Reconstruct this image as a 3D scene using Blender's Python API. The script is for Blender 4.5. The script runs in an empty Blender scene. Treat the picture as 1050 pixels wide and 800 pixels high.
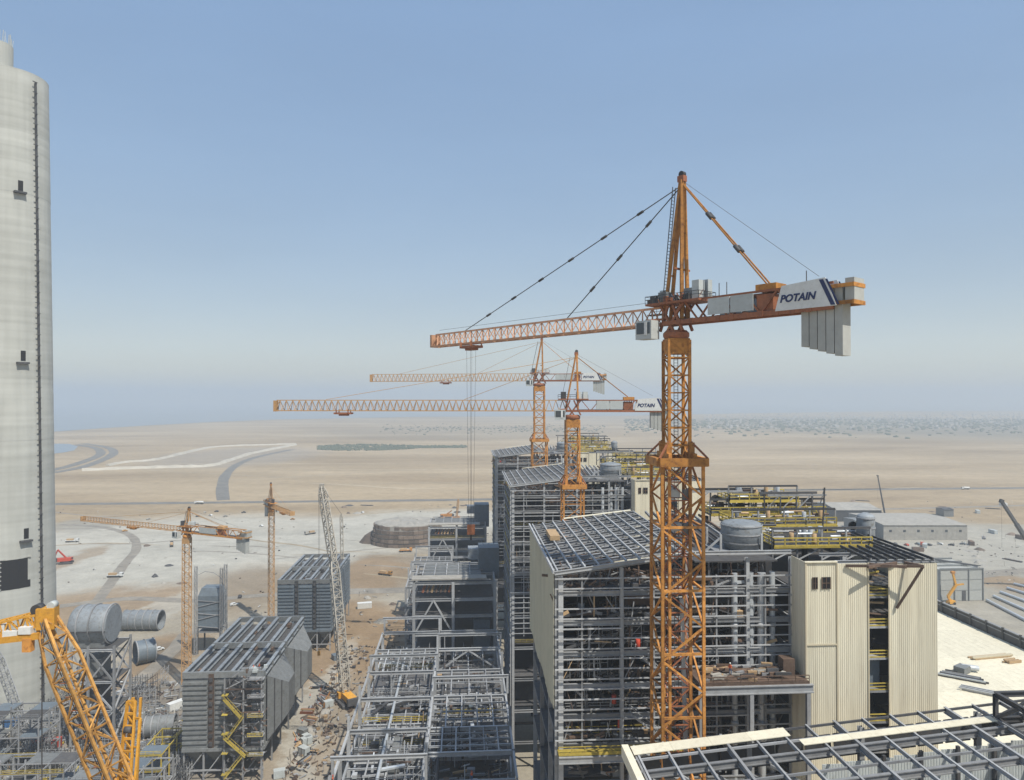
import bpy, bmesh, math, random
from mathutils import Vector, Matrix
R = math.radians
random.seed(7)
SC = bpy.context.scene
COL = SC.collection

# ------------------------------------------------------------------ camera, sky, sun, exposure
H = 120.0            # height of the viewpoint above the plant floor
FPX = 733.0          # focal length in pixels of the 1050 wide photograph
YAW, PITCH = R(3.82), R(0.625)
cam_d = bpy.data.cameras.new('camera'); cam = bpy.data.objects.new('camera', cam_d); COL.objects.link(cam)
cam_d.sensor_width = 36.0; cam_d.lens = FPX / 1050 * 36.0
cam_d.clip_start = 0.5; cam_d.clip_end = 60000
cam.location = (0, 0, H); cam.rotation_euler = (R(90) + PITCH, 0, -YAW)
SC.camera = cam

SUN_EL, SUN_AZ = R(57), R(143)       # azimuth clockwise from +Y: behind the camera, to the right
world = bpy.data.worlds.new('World'); SC.world = world; world.use_nodes = True
wn = world.node_tree; wn.nodes.clear()
sky = wn.nodes.new('ShaderNodeTexSky'); sky.sky_type = 'NISHITA'; sky.sun_disc = False
sky.sun_elevation = SUN_EL; sky.sun_rotation = SUN_AZ
sky.altitude = 100; sky.air_density = 1.0; sky.dust_density = 0.35; sky.ozone_density = 1.0
bg = wn.nodes.new('ShaderNodeBackground'); bg.inputs['Strength'].default_value = 0.15
wo = wn.nodes.new('ShaderNodeOutputWorld')
sky_g = wn.nodes.new('ShaderNodeGamma'); sky_g.inputs['Gamma'].default_value = 0.2      # dusty air evens the whole sky out
sky_h = wn.nodes.new('ShaderNodeHueSaturation'); sky_h.inputs['Saturation'].default_value = 3.15; sky_h.inputs['Hue'].default_value = 0.51; sky_h.inputs['Value'].default_value = 2.02
wn.links.new(sky.outputs[0], sky_g.inputs[0]); wn.links.new(sky_g.outputs[0], sky_h.inputs['Color']); sky_n = wn.nodes.new('ShaderNodeTexNoise'); sky_n.inputs['Scale'].default_value = 2.2; sky_n.inputs['Detail'].default_value = 5      # faint unevenness of the dusty air
sky_c = wn.nodes.new('ShaderNodeTexCoord'); sky_p = wn.nodes.new('ShaderNodeMapping'); sky_p.inputs['Scale'].default_value = (1, 1, 4)
sky_r = wn.nodes.new('ShaderNodeMapRange'); sky_r.inputs[1].default_value = .3; sky_r.inputs[2].default_value = .7; sky_r.inputs[3].default_value = .965; sky_r.inputs[4].default_value = 1.035
sky_m = wn.nodes.new('ShaderNodeVectorMath'); sky_m.operation = 'SCALE'
wn.links.new(sky_c.outputs['Generated'], sky_p.inputs[0]); wn.links.new(sky_p.outputs[0], sky_n.inputs['Vector']); wn.links.new(sky_n.outputs[0], sky_r.inputs[0]); wn.links.new(sky_r.outputs[0], sky_m.inputs['Scale'])
wn.links.new(sky_h.outputs[0], sky_m.inputs[0]); wn.links.new(sky_m.outputs[0], bg.inputs[0]); wn.links.new(bg.outputs[0], wo.inputs[0])
sun_d = bpy.data.lights.new('sun', 'SUN'); sun_d.energy = 3.3; sun_d.angle = R(0.6); sun_d.color = (1, 0.95, 0.86)
sun = bpy.data.objects.new('sun', sun_d); COL.objects.link(sun)
sdir = Vector((math.sin(SUN_AZ) * math.cos(SUN_EL), math.cos(SUN_AZ) * math.cos(SUN_EL), math.sin(SUN_EL)))
sun.rotation_euler = sdir.to_track_quat('Z', 'Y').to_euler(); sun.location = (60, -80, 400)
SC.view_settings.view_transform = 'Standard'; SC.view_settings.look = 'None'
SC.view_settings.exposure = 0.66; SC.view_settings.gamma = 1.0
SC.cycles.volume_bounces = 1; SC.cycles.max_bounces = 6; SC.cycles.diffuse_bounces = 3

# ------------------------------------------------------------------ measuring helpers (photo pixel + distance -> place on the plant)
_c, _s = math.cos(YAW), math.sin(YAW)
def W(l, d, z=0.0): return Vector((l * _c + d * _s, -l * _s + d * _c, z))
def P(px, py, d):
    h = d * math.tan(PITCH + math.atan((400 - py) / FPX))
    zc = d * math.cos(PITCH) + h * math.sin(PITCH)
    return W((px - 525) / FPX * zc, d, H + h)
def G(px, py, z=0.0):
    d = (z - H) / math.tan(PITCH + math.atan((400 - py) / FPX))
    v = P(px, py, d); v.z = z; return v
def PY(px, py, Y):
    d = Y
    for _ in range(6):
        v = P(px, py, d); d += Y - v.y
    return P(px, py, d)
def XY(px, Y): return PY(px, 600, Y).x

# ------------------------------------------------------------------ materials
def new_mat(name):
    m = bpy.data.materials.new(name); m.use_nodes = True
    nt = m.node_tree; b = nt.nodes['Principled BSDF']; return m, nt, b
def mat(name, col, rough=0.6, metal=0.0, var=0.12, scale=0.6, dirt=None, dirt_amt=0.45, obj_var=0.12, bump=0.0, stretch=(1,1,1), spec=0.4):
    m, nt, b = new_mat(name)
    N = nt.nodes; L = nt.links
    geo = N.new('ShaderNodeNewGeometry')
    mp = N.new('ShaderNodeMapping'); mp.inputs['Scale'].default_value = stretch
    L.new(geo.outputs['Position'], mp.inputs['Vector'])
    n1 = N.new('ShaderNodeTexNoise'); n1.inputs['Scale'].default_value = scale; n1.inputs['Detail'].default_value = 6; n1.inputs['Roughness'].default_value = .65
    L.new(mp.outputs[0], n1.inputs['Vector'])
    oi = N.new('ShaderNodeObjectInfo')
    a = N.new('ShaderNodeMapRange'); a.inputs[1].default_value = .25; a.inputs[2].default_value = .75
    a.inputs[3].default_value = 1 - var; a.inputs[4].default_value = 1 + var; L.new(n1.outputs[0], a.inputs[0])
    o = N.new('ShaderNodeMapRange'); o.inputs[3].default_value = 1 - obj_var; o.inputs[4].default_value = 1 + obj_var; L.new(oi.outputs['Random'], o.inputs[0])
    mu = N.new('ShaderNodeMath'); mu.operation = 'MULTIPLY'; L.new(a.outputs[0], mu.inputs[0]); L.new(o.outputs[0], mu.inputs[1])
    vm = N.new('ShaderNodeVectorMath'); vm.operation = 'SCALE'; L.new(mu.outputs[0], vm.inputs['Scale'])
    src = vm.outputs[0]
    if dirt:
        n2 = N.new('ShaderNodeTexNoise'); n2.inputs['Scale'].default_value = scale * 2.7; n2.inputs['Detail'].default_value = 8; n2.inputs['Roughness'].default_value = .7
        L.new(mp.outputs[0], n2.inputs['Vector'])
        rp = N.new('ShaderNodeMapRange'); rp.inputs[1].default_value = .5; rp.inputs[2].default_value = .68; rp.inputs[4].default_value = dirt_amt
        L.new(n2.outputs[0], rp.inputs[0])
        mx = N.new('ShaderNodeMix'); mx.data_type = 'RGBA'; mx.inputs[6].default_value = (*col, 1); mx.inputs[7].default_value = (*dirt, 1)
        L.new(rp.outputs[0], mx.inputs[0]); L.new(mx.outputs[2], vm.inputs[0])
    else: vm.inputs[0].default_value = col
    L.new(src, b.inputs['Base Color'])
    b.inputs['Roughness'].default_value = rough; b.inputs['Metallic'].default_value = metal
    b.inputs['Specular IOR Level'].default_value = spec
    if bump:
        bp = N.new('ShaderNodeBump'); bp.inputs['Strength'].default_value = bump; bp.inputs['Distance'].default_value = .3
        L.new(n1.outputs[0], bp.inputs['Height']); L.new(bp.outputs[0], b.inputs['Normal'])
    return m
M = {}
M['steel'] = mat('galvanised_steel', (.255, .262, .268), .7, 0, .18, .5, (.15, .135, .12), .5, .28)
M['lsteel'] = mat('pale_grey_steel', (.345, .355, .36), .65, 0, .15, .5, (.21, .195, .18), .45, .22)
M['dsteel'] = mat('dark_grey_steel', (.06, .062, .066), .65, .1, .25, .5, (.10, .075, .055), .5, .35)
M['primer'] = mat('brown_primer_steel', (.11, .072, .052), .75, .05, .3, .6, (.20, .15, .11), .5, .35)
M['casing'] = mat('grey_casing_plate', (.185, .195, .195), .6, .1, .2, .5, (.11, .10, .088), .65, .14)
M['casing_b'] = mat('blue_grey_casing_plate', (.14, .172, .20), .55, .1, .16, .3, (.10, .105, .11), .55, .14)
M['duct'] = mat('duct_plate', (.235, .26, .28), .6, .1, .18, .35, (.13, .118, .10), .75, .12)
M['grating'] = mat('floor_grating', (.07, .07, .072), .8, 0, .3, .7, (.14, .115, .085), .5, .25)
M['beige'] = mat('beige_cladding', (.67, .625, .485), .6, 0, .1, .5, (.51, .455, .34), .6, .075, stretch=(1, 1, .07), spec=.2)
M['beige_d'] = mat('beige_flashing', (.52, .46, .33), .55, 0, .06, .3, None, 0, .05)
M['orange'] = mat('crane_orange_paint', (.45, .205, .05), .65, 0, .3, .55, (.17, .068, .03), .9, .3, spec=.2)
M['orange_f'] = mat('faded_jib_orange', (.54, .30, .175), .65, 0, .22, .5, (.28, .12, .07), .7, .25)
M['rust'] = mat('rusty_red_brown', (.27, .10, .045), .65, 0, .25, 1.0, (.15, .06, .03), .6, .15)
M['tan_o'] = mat('weathered_ochre_crane_paint', (.46, .27, .115), .6, 0, .2, .9, (.26, .13, .06), .5, .12)
M['ochre'] = mat('crane_yellow_ochre_paint', (.42, .225, .062), .7, 0, .3, .7, (.17, .09, .045), .95, .36, spec=.2)
M['yellow'] = mat('yellow_safety_paint', (.45, .345, .06), .65, 0, .25, .8, (.24, .185, .075), .7, .25)
M['byellow'] = mat('bright_orange_yellow_paint', (.60, .30, .035), .55, 0, .2, 1.2, (.34, .16, .04), .6, .12)
M['white'] = mat('off_white_paint', (.62, .63, .61), .5, 0, .1, .8, (.42, .41, .38), .4, .06)
M['creamboom'] = mat('cream_white_boom_paint', (.40, .375, .32), .6, 0, .2, .8, (.25, .21, .165), .6, .2)
M['panelgrey'] = mat('pale_grey_panel', (.44, .47, .46), .55, 0, .1, .5, (.33, .33, .3), .4, .06)
M['cw'] = mat('counterweight_concrete', (.37, .38, .355), .8, 0, .1, .7, (.33, .32, .29), .5, .07, .2)
M['navy'] = mat('navy_paint', (.018, .03, .10), .5, 0, .1, .8, None, 0, 0)
M['rope'] = mat('steel_wire_rope', (.13, .12, .115), .6, .3, .1, 1)
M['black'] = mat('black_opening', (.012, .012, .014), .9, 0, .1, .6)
M['glass'] = mat('dark_cab_glass', (.03, .04, .05), .12, 0, .1, .6, spec=.8)
M['pipe'] = mat('silver_pipe', (.50, .53, .55), .4, .25, .12, .7, (.34, .33, .32), .3, .15)
M['timber'] = mat('timber', (.42, .29, .16), .8, 0, .2, 1.2, (.28, .18, .1), .5, .25)
M['red'] = mat('red_paint', (.46, .06, .03), .5, 0, .15, 1, None, 0, .2)
M['blue'] = mat('blue_paint', (.05, .13, .28), .5, 0, .15, 1, None, 0, .25)
M['tyre'] = mat('black_rubber', (.02, .02, .02), .9)
M['skin'] = mat('skin_tone', (.30, .16, .09), .6)
M['gravelgrey'] = mat('grey_rubble', (.32, .305, .27), .9, 0, .22, .35, (.28, .25, .21), .6, .05, .5)
M['brownwall'] = mat('brown_formwork', (.165, .125, .095), .85, 0, .3, .5, (.085, .066, .052), .7, .35)
M['leaf'] = mat('dusty_foliage', (.075, .095, .055), .8, 0, .3, .05, None, 0, .2)
M['townwall'] = mat('far_pale_walls', (.44, .425, .39), .8, 0, .2, .01, None, 0, 0)

# concrete of the stack: pale rings of different pours, faint vertical streaks
def concrete():
    m, nt, b = new_mat('stack_concrete'); N = nt.nodes; L = nt.links
    geo = N.new('ShaderNodeNewGeometry')
    def noise(scale, st, det=5):
        mp = N.new('ShaderNodeMapping'); mp.inputs['Scale'].default_value = st; L.new(geo.outputs['Position'], mp.inputs[0])
        n = N.new('ShaderNodeTexNoise'); n.inputs['Scale'].default_value = scale; n.inputs['Detail'].default_value = det; L.new(mp.outputs[0], n.inputs['Vector']); return n
    bands = noise(.5, (.02, .02, 1.0), 4); streak = noise(.55, (1, 1, .04), 6); blot = noise(.12, (1, 1, 1), 6)
    oi = N.new('ShaderNodeObjectInfo')
    s1 = N.new('ShaderNodeMath'); s1.operation = 'MULTIPLY_ADD'; s1.inputs[1].default_value = .42; L.new(bands.outputs[0], s1.inputs[0])
    s2 = N.new('ShaderNodeMath'); s2.operation = 'MULTIPLY_ADD'; s2.inputs[1].default_value = .3; L.new(streak.outputs[0], s2.inputs[0])
    s3 = N.new('ShaderNodeMath'); s3.operation = 'MULTIPLY_ADD'; s3.inputs[1].default_value = .3; L.new(blot.outputs[0], s3.inputs[0])
    s4 = N.new('ShaderNodeMath'); s4.operation = 'MULTIPLY_ADD'; s4.inputs[1].default_value = .12; s4.inputs[2].default_value = -.06; L.new(oi.outputs['Random'], s4.inputs[0])
    L.new(s4.outputs[0], s3.inputs[2]); L.new(s3.outputs[0], s2.inputs[2]); L.new(s2.outputs[0], s1.inputs[2])
    rp = N.new('ShaderNodeValToRGB'); e = rp.color_ramp.elements
    e[0].position = .34; e[0].color = (.33, .335, .305, 1); e[1].position = .74; e[1].color = (.50, .51, .47, 1)
    L.new(s1.outputs[0], rp.inputs[0]); L.new(rp.outputs[0], b.inputs['Base Color']); b.inputs['Roughness'].default_value = .85
    bp = N.new('ShaderNodeBump'); bp.inputs['Strength'].default_value = .25; bp.inputs['Distance'].default_value = .2
    L.new(s1.outputs[0], bp.inputs['Height']); L.new(bp.outputs[0], b.inputs['Normal'])
    return m
M['concrete'] = concrete()

# ------------------------------------------------------------------ objects
WP = {}
def tag(o, label=None, cat=None, group=None, kind=None):
    if label: o['label'] = label
    if cat: o['category'] = cat
    if group: o['group'] = group
    if kind: o['kind'] = kind
    return o
def thing(name, loc, label, cat, group=None):
    o = bpy.data.objects.new(name, None); COL.objects.link(o); o.empty_display_size = .5
    o.location = loc; WP[o.name] = Vector(loc)
    return tag(o, label, cat, group)
def put(name, me, parent, wloc):
    o = bpy.data.objects.new(name, me); COL.objects.link(o)
    WP[o.name] = Vector(wloc)
    if parent is not None:
        o.parent = parent; o.location = Vector(wloc) - WP[parent.name]
    else: o.location = wloc
    return o
LOOSE = {}
def project(v):
    q = Vector(v); d = q.x * _s + q.y * _c; l = q.x * _c - q.y * _s; return 525 + FPX * l / max(1, d)
def loose(o, base): LOOSE.setdefault(base, []).append(o); return o
class MB:
    def __init__(s): s.v = []; s.f = []
    def poly(s, pts, faces):
        n = len(s.v); s.v += [tuple(p) for p in pts]; s.f += [tuple(i + n for i in f) for f in faces]; return s
    def box(s, c, sz, rz=0):
        c = Vector(c); x, y, z = [k / 2 for k in sz]; cr, sr = math.cos(rz), math.sin(rz)
        pts = []
        for dz in (-z, z):
            for dx, dy in ((-x, -y), (x, -y), (x, y), (-x, y)):
                pts.append((c.x + dx * cr - dy * sr, c.y + dx * sr + dy * cr, c.z + dz))
        return s.poly(pts, [(3, 2, 1, 0), (4, 5, 6, 7), (0, 1, 5, 4), (1, 2, 6, 5), (2, 3, 7, 6), (3, 0, 4, 7)])
    def bar(s, a, b, w, h=None, up=None):
        a = Vector(a); b = Vector(b); h = h or w; d, y, z = basis(a, b, up)
        pts = []
        for p in (a, b):
            for i, j in ((-1, -1), (1, -1), (1, 1), (-1, 1)): pts.append(p + y * (i * w / 2) + z * (j * h / 2))
        return s.poly(pts, [(3, 2, 1, 0), (4, 5, 6, 7), (0, 1, 5, 4), (1, 2, 6, 5), (2, 3, 7, 6), (3, 0, 4, 7)])
    def tube(s, a, b, r, r2=None, n=8, cap=True):
        a = Vector(a); b = Vector(b); r2 = r if r2 is None else r2; d, y, z = basis(a, b, None)
        pts = []
        for p, rr in ((a, r), (b, r2)):
            for k in range(n):
                t = 2 * math.pi * k / n; pts.append(p + y * (rr * math.cos(t)) + z * (rr * math.sin(t)))
        fs = [(k, (k + 1) % n, n + (k + 1) % n, n + k) for k in range(n)]
        if cap: fs += [tuple(range(n - 1, -1, -1)), tuple(range(n, 2 * n))]
        return s.poly(pts, fs)
    def rings(s, rings, cap=(True, True)):
        n = len(rings[0]); base = []
        for r in rings: base += r
        fs = []
        for i in range(len(rings) - 1):
            for k in range(n): fs.append((i * n + k, i * n + (k + 1) % n, (i + 1) * n + (k + 1) % n, (i + 1) * n + k))
        if cap[0]: fs.append(tuple(range(n - 1, -1, -1)))
        if cap[1]: fs.append(tuple(range((len(rings) - 1) * n, len(rings) * n)))
        return s.poly(base, fs)
    def mesh(s, name, m, org=(0, 0, 0), smooth=False):
        org = Vector(org); me = bpy.data.meshes.new(name)
        me.from_pydata([tuple(Vector(p) - org) for p in s.v], [], s.f); me.update()
        mm = M[m] if isinstance(m, str) else m
        me.materials.append(mm)
        if smooth:
            for p in me.polygons: p.use_smooth = True
        return me
    def build(s, name, m, parent=None, org=None, smooth=False, kind=None):
        if not s.v: return None
        if org is None:
            org = WP[parent.name] if parent is not None else (sum((Vector(p) for p in s.v), Vector()) / len(s.v))
        o = put(name, s.mesh(name, m, org, smooth), parent, org)
        if kind: o['kind'] = kind
        return o
def basis(a, b, up=None):
    d = (b - a); L = d.length; d = d / L if L > 1e-9 else Vector((1, 0, 0))
    u = Vector(up) if up is not None else Vector((0, 0, 1))
    if abs(d.dot(u.normalized())) > .995: u = Vector((0, 1, 0))
    y = u.cross(d).normalized(); z = d.cross(y).normalized()
    return d, y, z
_unit = {}
def unit(shape, m):
    k = (shape, m)
    if k in _unit: return _unit[k]
    b = MB()
    if shape == 'box': b.bar((-.5, 0, 0), (.5, 0, 0), 1, 1)
    elif shape == 'tube': b.tube((-.5, 0, 0), (.5, 0, 0), .5, n=8)
    elif shape == 'pipe': b.tube((-.5, 0, 0), (.5, 0, 0), .5, n=14)
    elif shape == 'ibeam':
        t, f = .11, .13
        pr = [(-.5, -.5), (.5, -.5), (.5, -.5 + f), (t / 2, -.5 + f), (t / 2, .5 - f), (.5, .5 - f), (.5, .5), (-.5, .5), (-.5, .5 - f), (-t / 2, .5 - f), (-t / 2, -.5 + f), (-.5, -.5 + f)]
        n = len(pr); pts = [(-.5, y, z) for y, z in pr] + [(.5, y, z) for y, z in pr]
        fs = [(k2, (k2 + 1) % n, n + (k2 + 1) % n, n + k2) for k2 in range(n)]
        for o, rev in ((0, True), (n, False)):
            for q in ((0, 1, 2, 3, 10, 11), (3, 4, 9, 10), (4, 5, 6, 7, 8, 9)):
                fs.append(tuple(o + i for i in (reversed(q) if rev else q)))
        b.poly(pts, fs)
    me = b.mesh(shape + '_' + m, m); 
    if shape in ('tube', 'pipe'):
        for p in me.polygons: p.use_smooth = len(p.vertices) == 4
    _unit[k] = me; return me
def bar(name, parent, a, b, w, h=None, m='steel', shape='box', up=None, j=0.0):
    a = Vector(a); b = Vector(b); h = h or w; d, y, z = basis(a, b, up)
    L = (b - a).length; c = (a + b) / 2
    o = bpy.data.objects.new(name, unit(shape, m)); COL.objects.link(o)
    mtx = Matrix((d, y, z)).transposed().to_4x4()
    off = c - (WP[parent.name] if parent is not None else Vector())
    if parent is not None: o.parent = parent
    o.location = off; o.rotation_euler = mtx.to_euler(); o.scale = (L, w, h)
    return o
class One:                      # every member an object of its own
    def __init__(s, parent, m, shape='box'): s.p = parent; s.m = m; s.shape = shape
    def __call__(s, kind, a, b, w, h=None): bar(kind, s.p, a, b, w, h, s.m, s.shape)
class Many:                     # members too small to pick apart, collected into one mesh
    def __init__(s): s.m = MB()
    def __call__(s, kind, a, b, w, h=None): s.m.bar(a, b, w, h)
def lattice(ch, br, p0, p1, w, h, n, wc, wb, up=None, w1=None, h1=None, names=('chord', 'brace'), X=False, rungs=True, kinds=None):
    """square lattice column or boom between two points"""
    p0 = Vector(p0); p1 = Vector(p1); d, y, z = basis(p0, p1, up)
    w1 = w if w1 is None else w1; h1 = h if h1 is None else h1
    def cor(i, t):
        sy, sz = ((-1, -1), (1, -1), (1, 1), (-1, 1))[i % 4]
        return p0.lerp(p1, t) + y * (sy * (w + (w1 - w) * t) / 2) + z * (sz * (h + (h1 - h) * t) / 2)
    if ch:
        for i in range(4): ch(names[0], cor(i, 0), cor(i, 1), wc)
    if br:
        for k in range(n):
            t0, t1 = k / n, (k + 1) / n
            for i in range(4):
                a, b = (i, i + 1) if (k + i) % 2 == 0 else (i + 1, i)
                br(names[1], cor(a, t0), cor(b, t1), wb)
                if X: br(names[1], cor(b, t0), cor(a, t1), wb)
                if rungs: br(names[1], cor(i, t0), cor(i + 1, t0), wb)
def handrail(parent, pts, m='yellow', h=1.1, step=2.0, t=.07, name='handrail', toe=True):
    b = MB()
    for a, c in zip(pts[:-1], pts[1:]):
        a = Vector(a); c = Vector(c); n = max(1, int((c - a).length / step)); up = Vector((0, 0, h))
        for k in range(n + 1):
            q = a.lerp(c, k / n); b.bar(q, q + up, t)
        b.bar(a + up, c + up, t * 1.2); b.bar(a + up * .55, c + up * .55, t)
        if toe: b.bar(a + Vector((0, 0, .1)), c + Vector((0, 0, .1)), t * .5, .2)
    return b.build(name, m, parent, kind='stuff')
def stair(parent, a, b, w, m='yellow', name='stair', side=(0, 1, 0)):
    a = Vector(a); b = Vector(b); s = Vector(side).normalized() * (w / 2); k = MB()
    for q in (-1, 1):
        k.bar(a + s * q, b + s * q, .12, .35)
        k.bar(a + s * q + Vector((0, 0, 1.1)), b + s * q + Vector((0, 0, 1.1)), .1)
        n = max(2, int((b - a).length / 1.8))
        for i in range(n + 1):
            p = a.lerp(b, i / n) + s * q; k.bar(p, p + Vector((0, 0, 1.1)), .08)
    n = max(3, int(abs(b.z - a.z) / .28))
    for i in range(1, n):
        p = a.lerp(b, i / n); k.bar(p - s, p + s, .32, .05)
    return k.build(name, m, parent, kind='stuff')
# ribbed sheet: 1 m wide x 1 m high unit with trapezoid ribs, facing -Y
_rib = {}
def ribbed(m, ribs=5, depth=.05):
    k = (m, ribs, depth)
    if k in _rib: return _rib[k]
    b = MB(); xs = []
    for i in range(ribs):
        x = i / ribs; q = 1 / ribs
        xs += [(x, 0), (x + q * .45, 0), (x + q * .58, -depth), (x + q * .87, -depth)]
    xs.append((1, 0))
    n = len(xs); pts = [(x, y, 0) for x, y in xs] + [(x, y, 1) for x, y in xs] + [(0, .06, 0), (1, .06, 0), (0, .06, 1), (1, .06, 1)]
    fs = [(i, i + 1, n + i + 1, n + i) for i in range(n - 1)]
    e = 2 * n
    fs += [(e + 1, e, e + 2, e + 3), (0, n, e + 2, e), (n - 1, e + 1, e + 3, 2 * n - 1)]
    fs += [tuple([e, e + 1] + list(range(n - 1, -1, -1))), tuple([e + 3, e + 2] + list(range(n, 2 * n)))]
    b.poly(pts, fs); _rib[k] = b.mesh('ribbed_sheet', m); return _rib[k]
def sheet(parent, p, w, h, rz=0, m='beige', ribs=5, name='wall_panel', depth=.05):
    """ribbed cladding sheet with its lower left corner at p, running along rz"""
    o = bpy.data.objects.new(name, ribbed(m, ribs, depth)); COL.objects.link(o)
    o.parent = parent; o.location = Vector(p) - (WP[parent.name] if parent is not None else Vector())
    o.rotation_euler = (0, 0, rz); o.scale = (w, 1, h); return o

# ------------------------------------------------------------------ ground, water, roads
SAND = (.46, .38, .275)
def ground_mat():
    m, nt, b = new_mat('desert_ground'); N = nt.nodes; L = nt.links
    geo = N.new('ShaderNodeNewGeometry')
    def noise(scale, st=(1, 1, 1), det=6, src=None, rough=.6):
        mp = N.new('ShaderNodeMapping'); mp.inputs['Scale'].default_value = st; L.new(src or geo.outputs['Position'], mp.inputs[0])
        n = N.new('ShaderNodeTexNoise'); n.inputs['Scale'].default_value = scale; n.inputs['Detail'].default_value = det
        n.inputs['Roughness'].default_value = rough; L.new(mp.outputs[0], n.inputs['Vector']); return n
    warp = noise(.02, det=8, rough=.65)
    sub = N.new('ShaderNodeVectorMath'); sub.operation = 'SUBTRACT'; sub.inputs[1].default_value = (.5, .5, .5); L.new(warp.outputs['Color'], sub.inputs[0])
    sc = N.new('ShaderNodeVectorMath'); sc.operation = 'SCALE'; sc.inputs['Scale'].default_value = 70; L.new(sub.outputs[0], sc.inputs[0])
    ad = N.new('ShaderNodeVectorMath'); L.new(geo.outputs['Position'], ad.inputs[0]); L.new(sc.outputs[0], ad.inputs[1])
    # large, wide sweeps of paler and browner sand
    n1 = noise(.004, (.35, 1, 1), 7); rp = N.new('ShaderNodeValToRGB'); e = rp.color_ramp.elements
    e[0].position = .34; e[0].color = (.275, .205, .125, 1); e[1].position = .66; e[1].color = (.45, .36, .24, 1)
    x = e.new(.5); x.color = (.365, .285, .183, 1)
    L.new(n1.outputs[0], rp.inputs[0]); col = rp.outputs[0]
    def patch(px0, py0, px1, py1, c, amt=1.0, rot=0, soft=.35):
        nonlocal col
        cx, cy = (px0 + px1) / 2, (py0 + py1) / 2
        q = G(cx, cy); rx = (G(px1, cy) - G(px0, cy)).length / 2; ry = (G(cx, py0) - G(cx, py1)).length / 2
        mp = N.new('ShaderNodeMapping'); mp.vector_type = 'TEXTURE'
        mp.inputs['Location'].default_value = (q.x, q.y, 0); mp.inputs['Rotation'].default_value = (0, 0, R(rot)); mp.inputs['Scale'].default_value = (rx, ry, 1e6)
        L.new(ad.outputs[0], mp.inputs[0])
        ln = N.new('ShaderNodeVectorMath'); ln.operation = 'LENGTH'; L.new(mp.outputs[0], ln.inputs[0])
        mr = N.new('ShaderNodeMapRange'); mr.interpolation_type = 'SMOOTHSTEP'; mr.inputs[1].default_value = 1 + soft * .5; mr.inputs[2].default_value = 1 - soft
        mr.inputs[4].default_value = amt; L.new(ln.outputs['Value'], mr.inputs[0])
        mx = N.new('ShaderNodeMix'); mx.data_type = 'RGBA'; mx.inputs[7].default_value = (*c, 1)
        L.new(mr.outputs[0], mx.inputs[0]); L.new(col, mx.inputs[6]); col = mx.outputs[2]
    pale, paler, brown, dirt, grey, dark = (.335, .305, .245), (.43, .415, .36), (.225, .168, .108), (.275, .195, .118), (.29, .277, .24), (.18, .152, .118)
    patch(-700, 521, 2200, 700, pale, .95, soft=.05)
    patch(700, 520, 1200, 620, grey, .45)
    patch(-60, 522, 440, 600, paler, .9, soft=.3)
    patch(900, 530, 1100, 585, paler, .5)
    patch(330, 520, 560, 548, paler, .9)
    patch(175, 576, 330, 628, brown, .75, soft=.5)
    patch(330, 562, 470, 606, brown, .75, soft=.4)
    patch(10, 600, 190, 645, dirt, .8)
    patch(260, 610, 440, 700, dirt, .95, soft=.3)
    patch(340, 565, 420, 612, dirt, .7)
    patch(120, 640, 210, 720, dirt, .85)
    patch(150, 656, 190, 700, dark, .7, 20)
    patch(220, 690, 400, 900, (.29, .24, .18), .8)
    patch(-60, 690, 230, 900, (.22, .195, .165), .8)
    patch(310, 640, 350, 790, paler, .6)
    patch(1005, 588, 1090, 612, dirt, .8)
    patch(60, 528, 130, 545, grey, .7); patch(60, 560, 100, 582, dirt, .6)
    patch(150, 600, 200, 640, paler, .6)
    patch(160, 457, 330, 478, (.30, .265, .22), .7); patch(310, 436, 620, 450, (.22, .20, .16), .35); patch(690, 426, 1200, 445, (.17, .165, .135), .7, soft=.4)
    # fine grain, wheel tracks
    n2 = noise(.08, det=9, rough=.7); n3 = noise(.6, det=6, rough=.7); n4 = noise(.03, (.12, 1, 1), 5, ad.outputs[0])
    def mult(n, lo, hi):
        nonlocal col
        mr = N.new('ShaderNodeMapRange'); mr.inputs[1].default_value = .3; mr.inputs[2].default_value = .7; mr.inputs[3].default_value = lo; mr.inputs[4].default_value = hi
        L.new(n.outputs[0], mr.inputs[0]); v = N.new('ShaderNodeVectorMath'); v.operation = 'SCALE'; L.new(col, v.inputs[0]); L.new(mr.outputs[0], v.inputs['Scale']); col = v.outputs[0]
    mult(n2, .82, 1.12); mult(n3, .85, 1.12); mult(n4, .88, 1.08)
    L.new(col, b.inputs['Base Color']); b.inputs['Roughness'].default_value = .95; b.inputs['Specular IOR Level'].default_value = .1
    bp = N.new('ShaderNodeBump'); bp.inputs['Strength'].default_value = .6; bp.inputs['Distance'].default_value = 1.2
    L.new(n2.outputs[0], bp.inputs['Height']); L.new(bp.outputs[0], b.inputs['Normal'])
    return m
FAR = 14000
gb = MB(); gb.poly([(-FAR, -600, 0), (FAR, -600, 0), (FAR, FAR, 0), (-FAR, FAR, 0)], [(0, 1, 2, 3)])
tag(gb.build('ground', ground_mat(), None, (0, 0, 0)), kind='structure')

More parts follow.
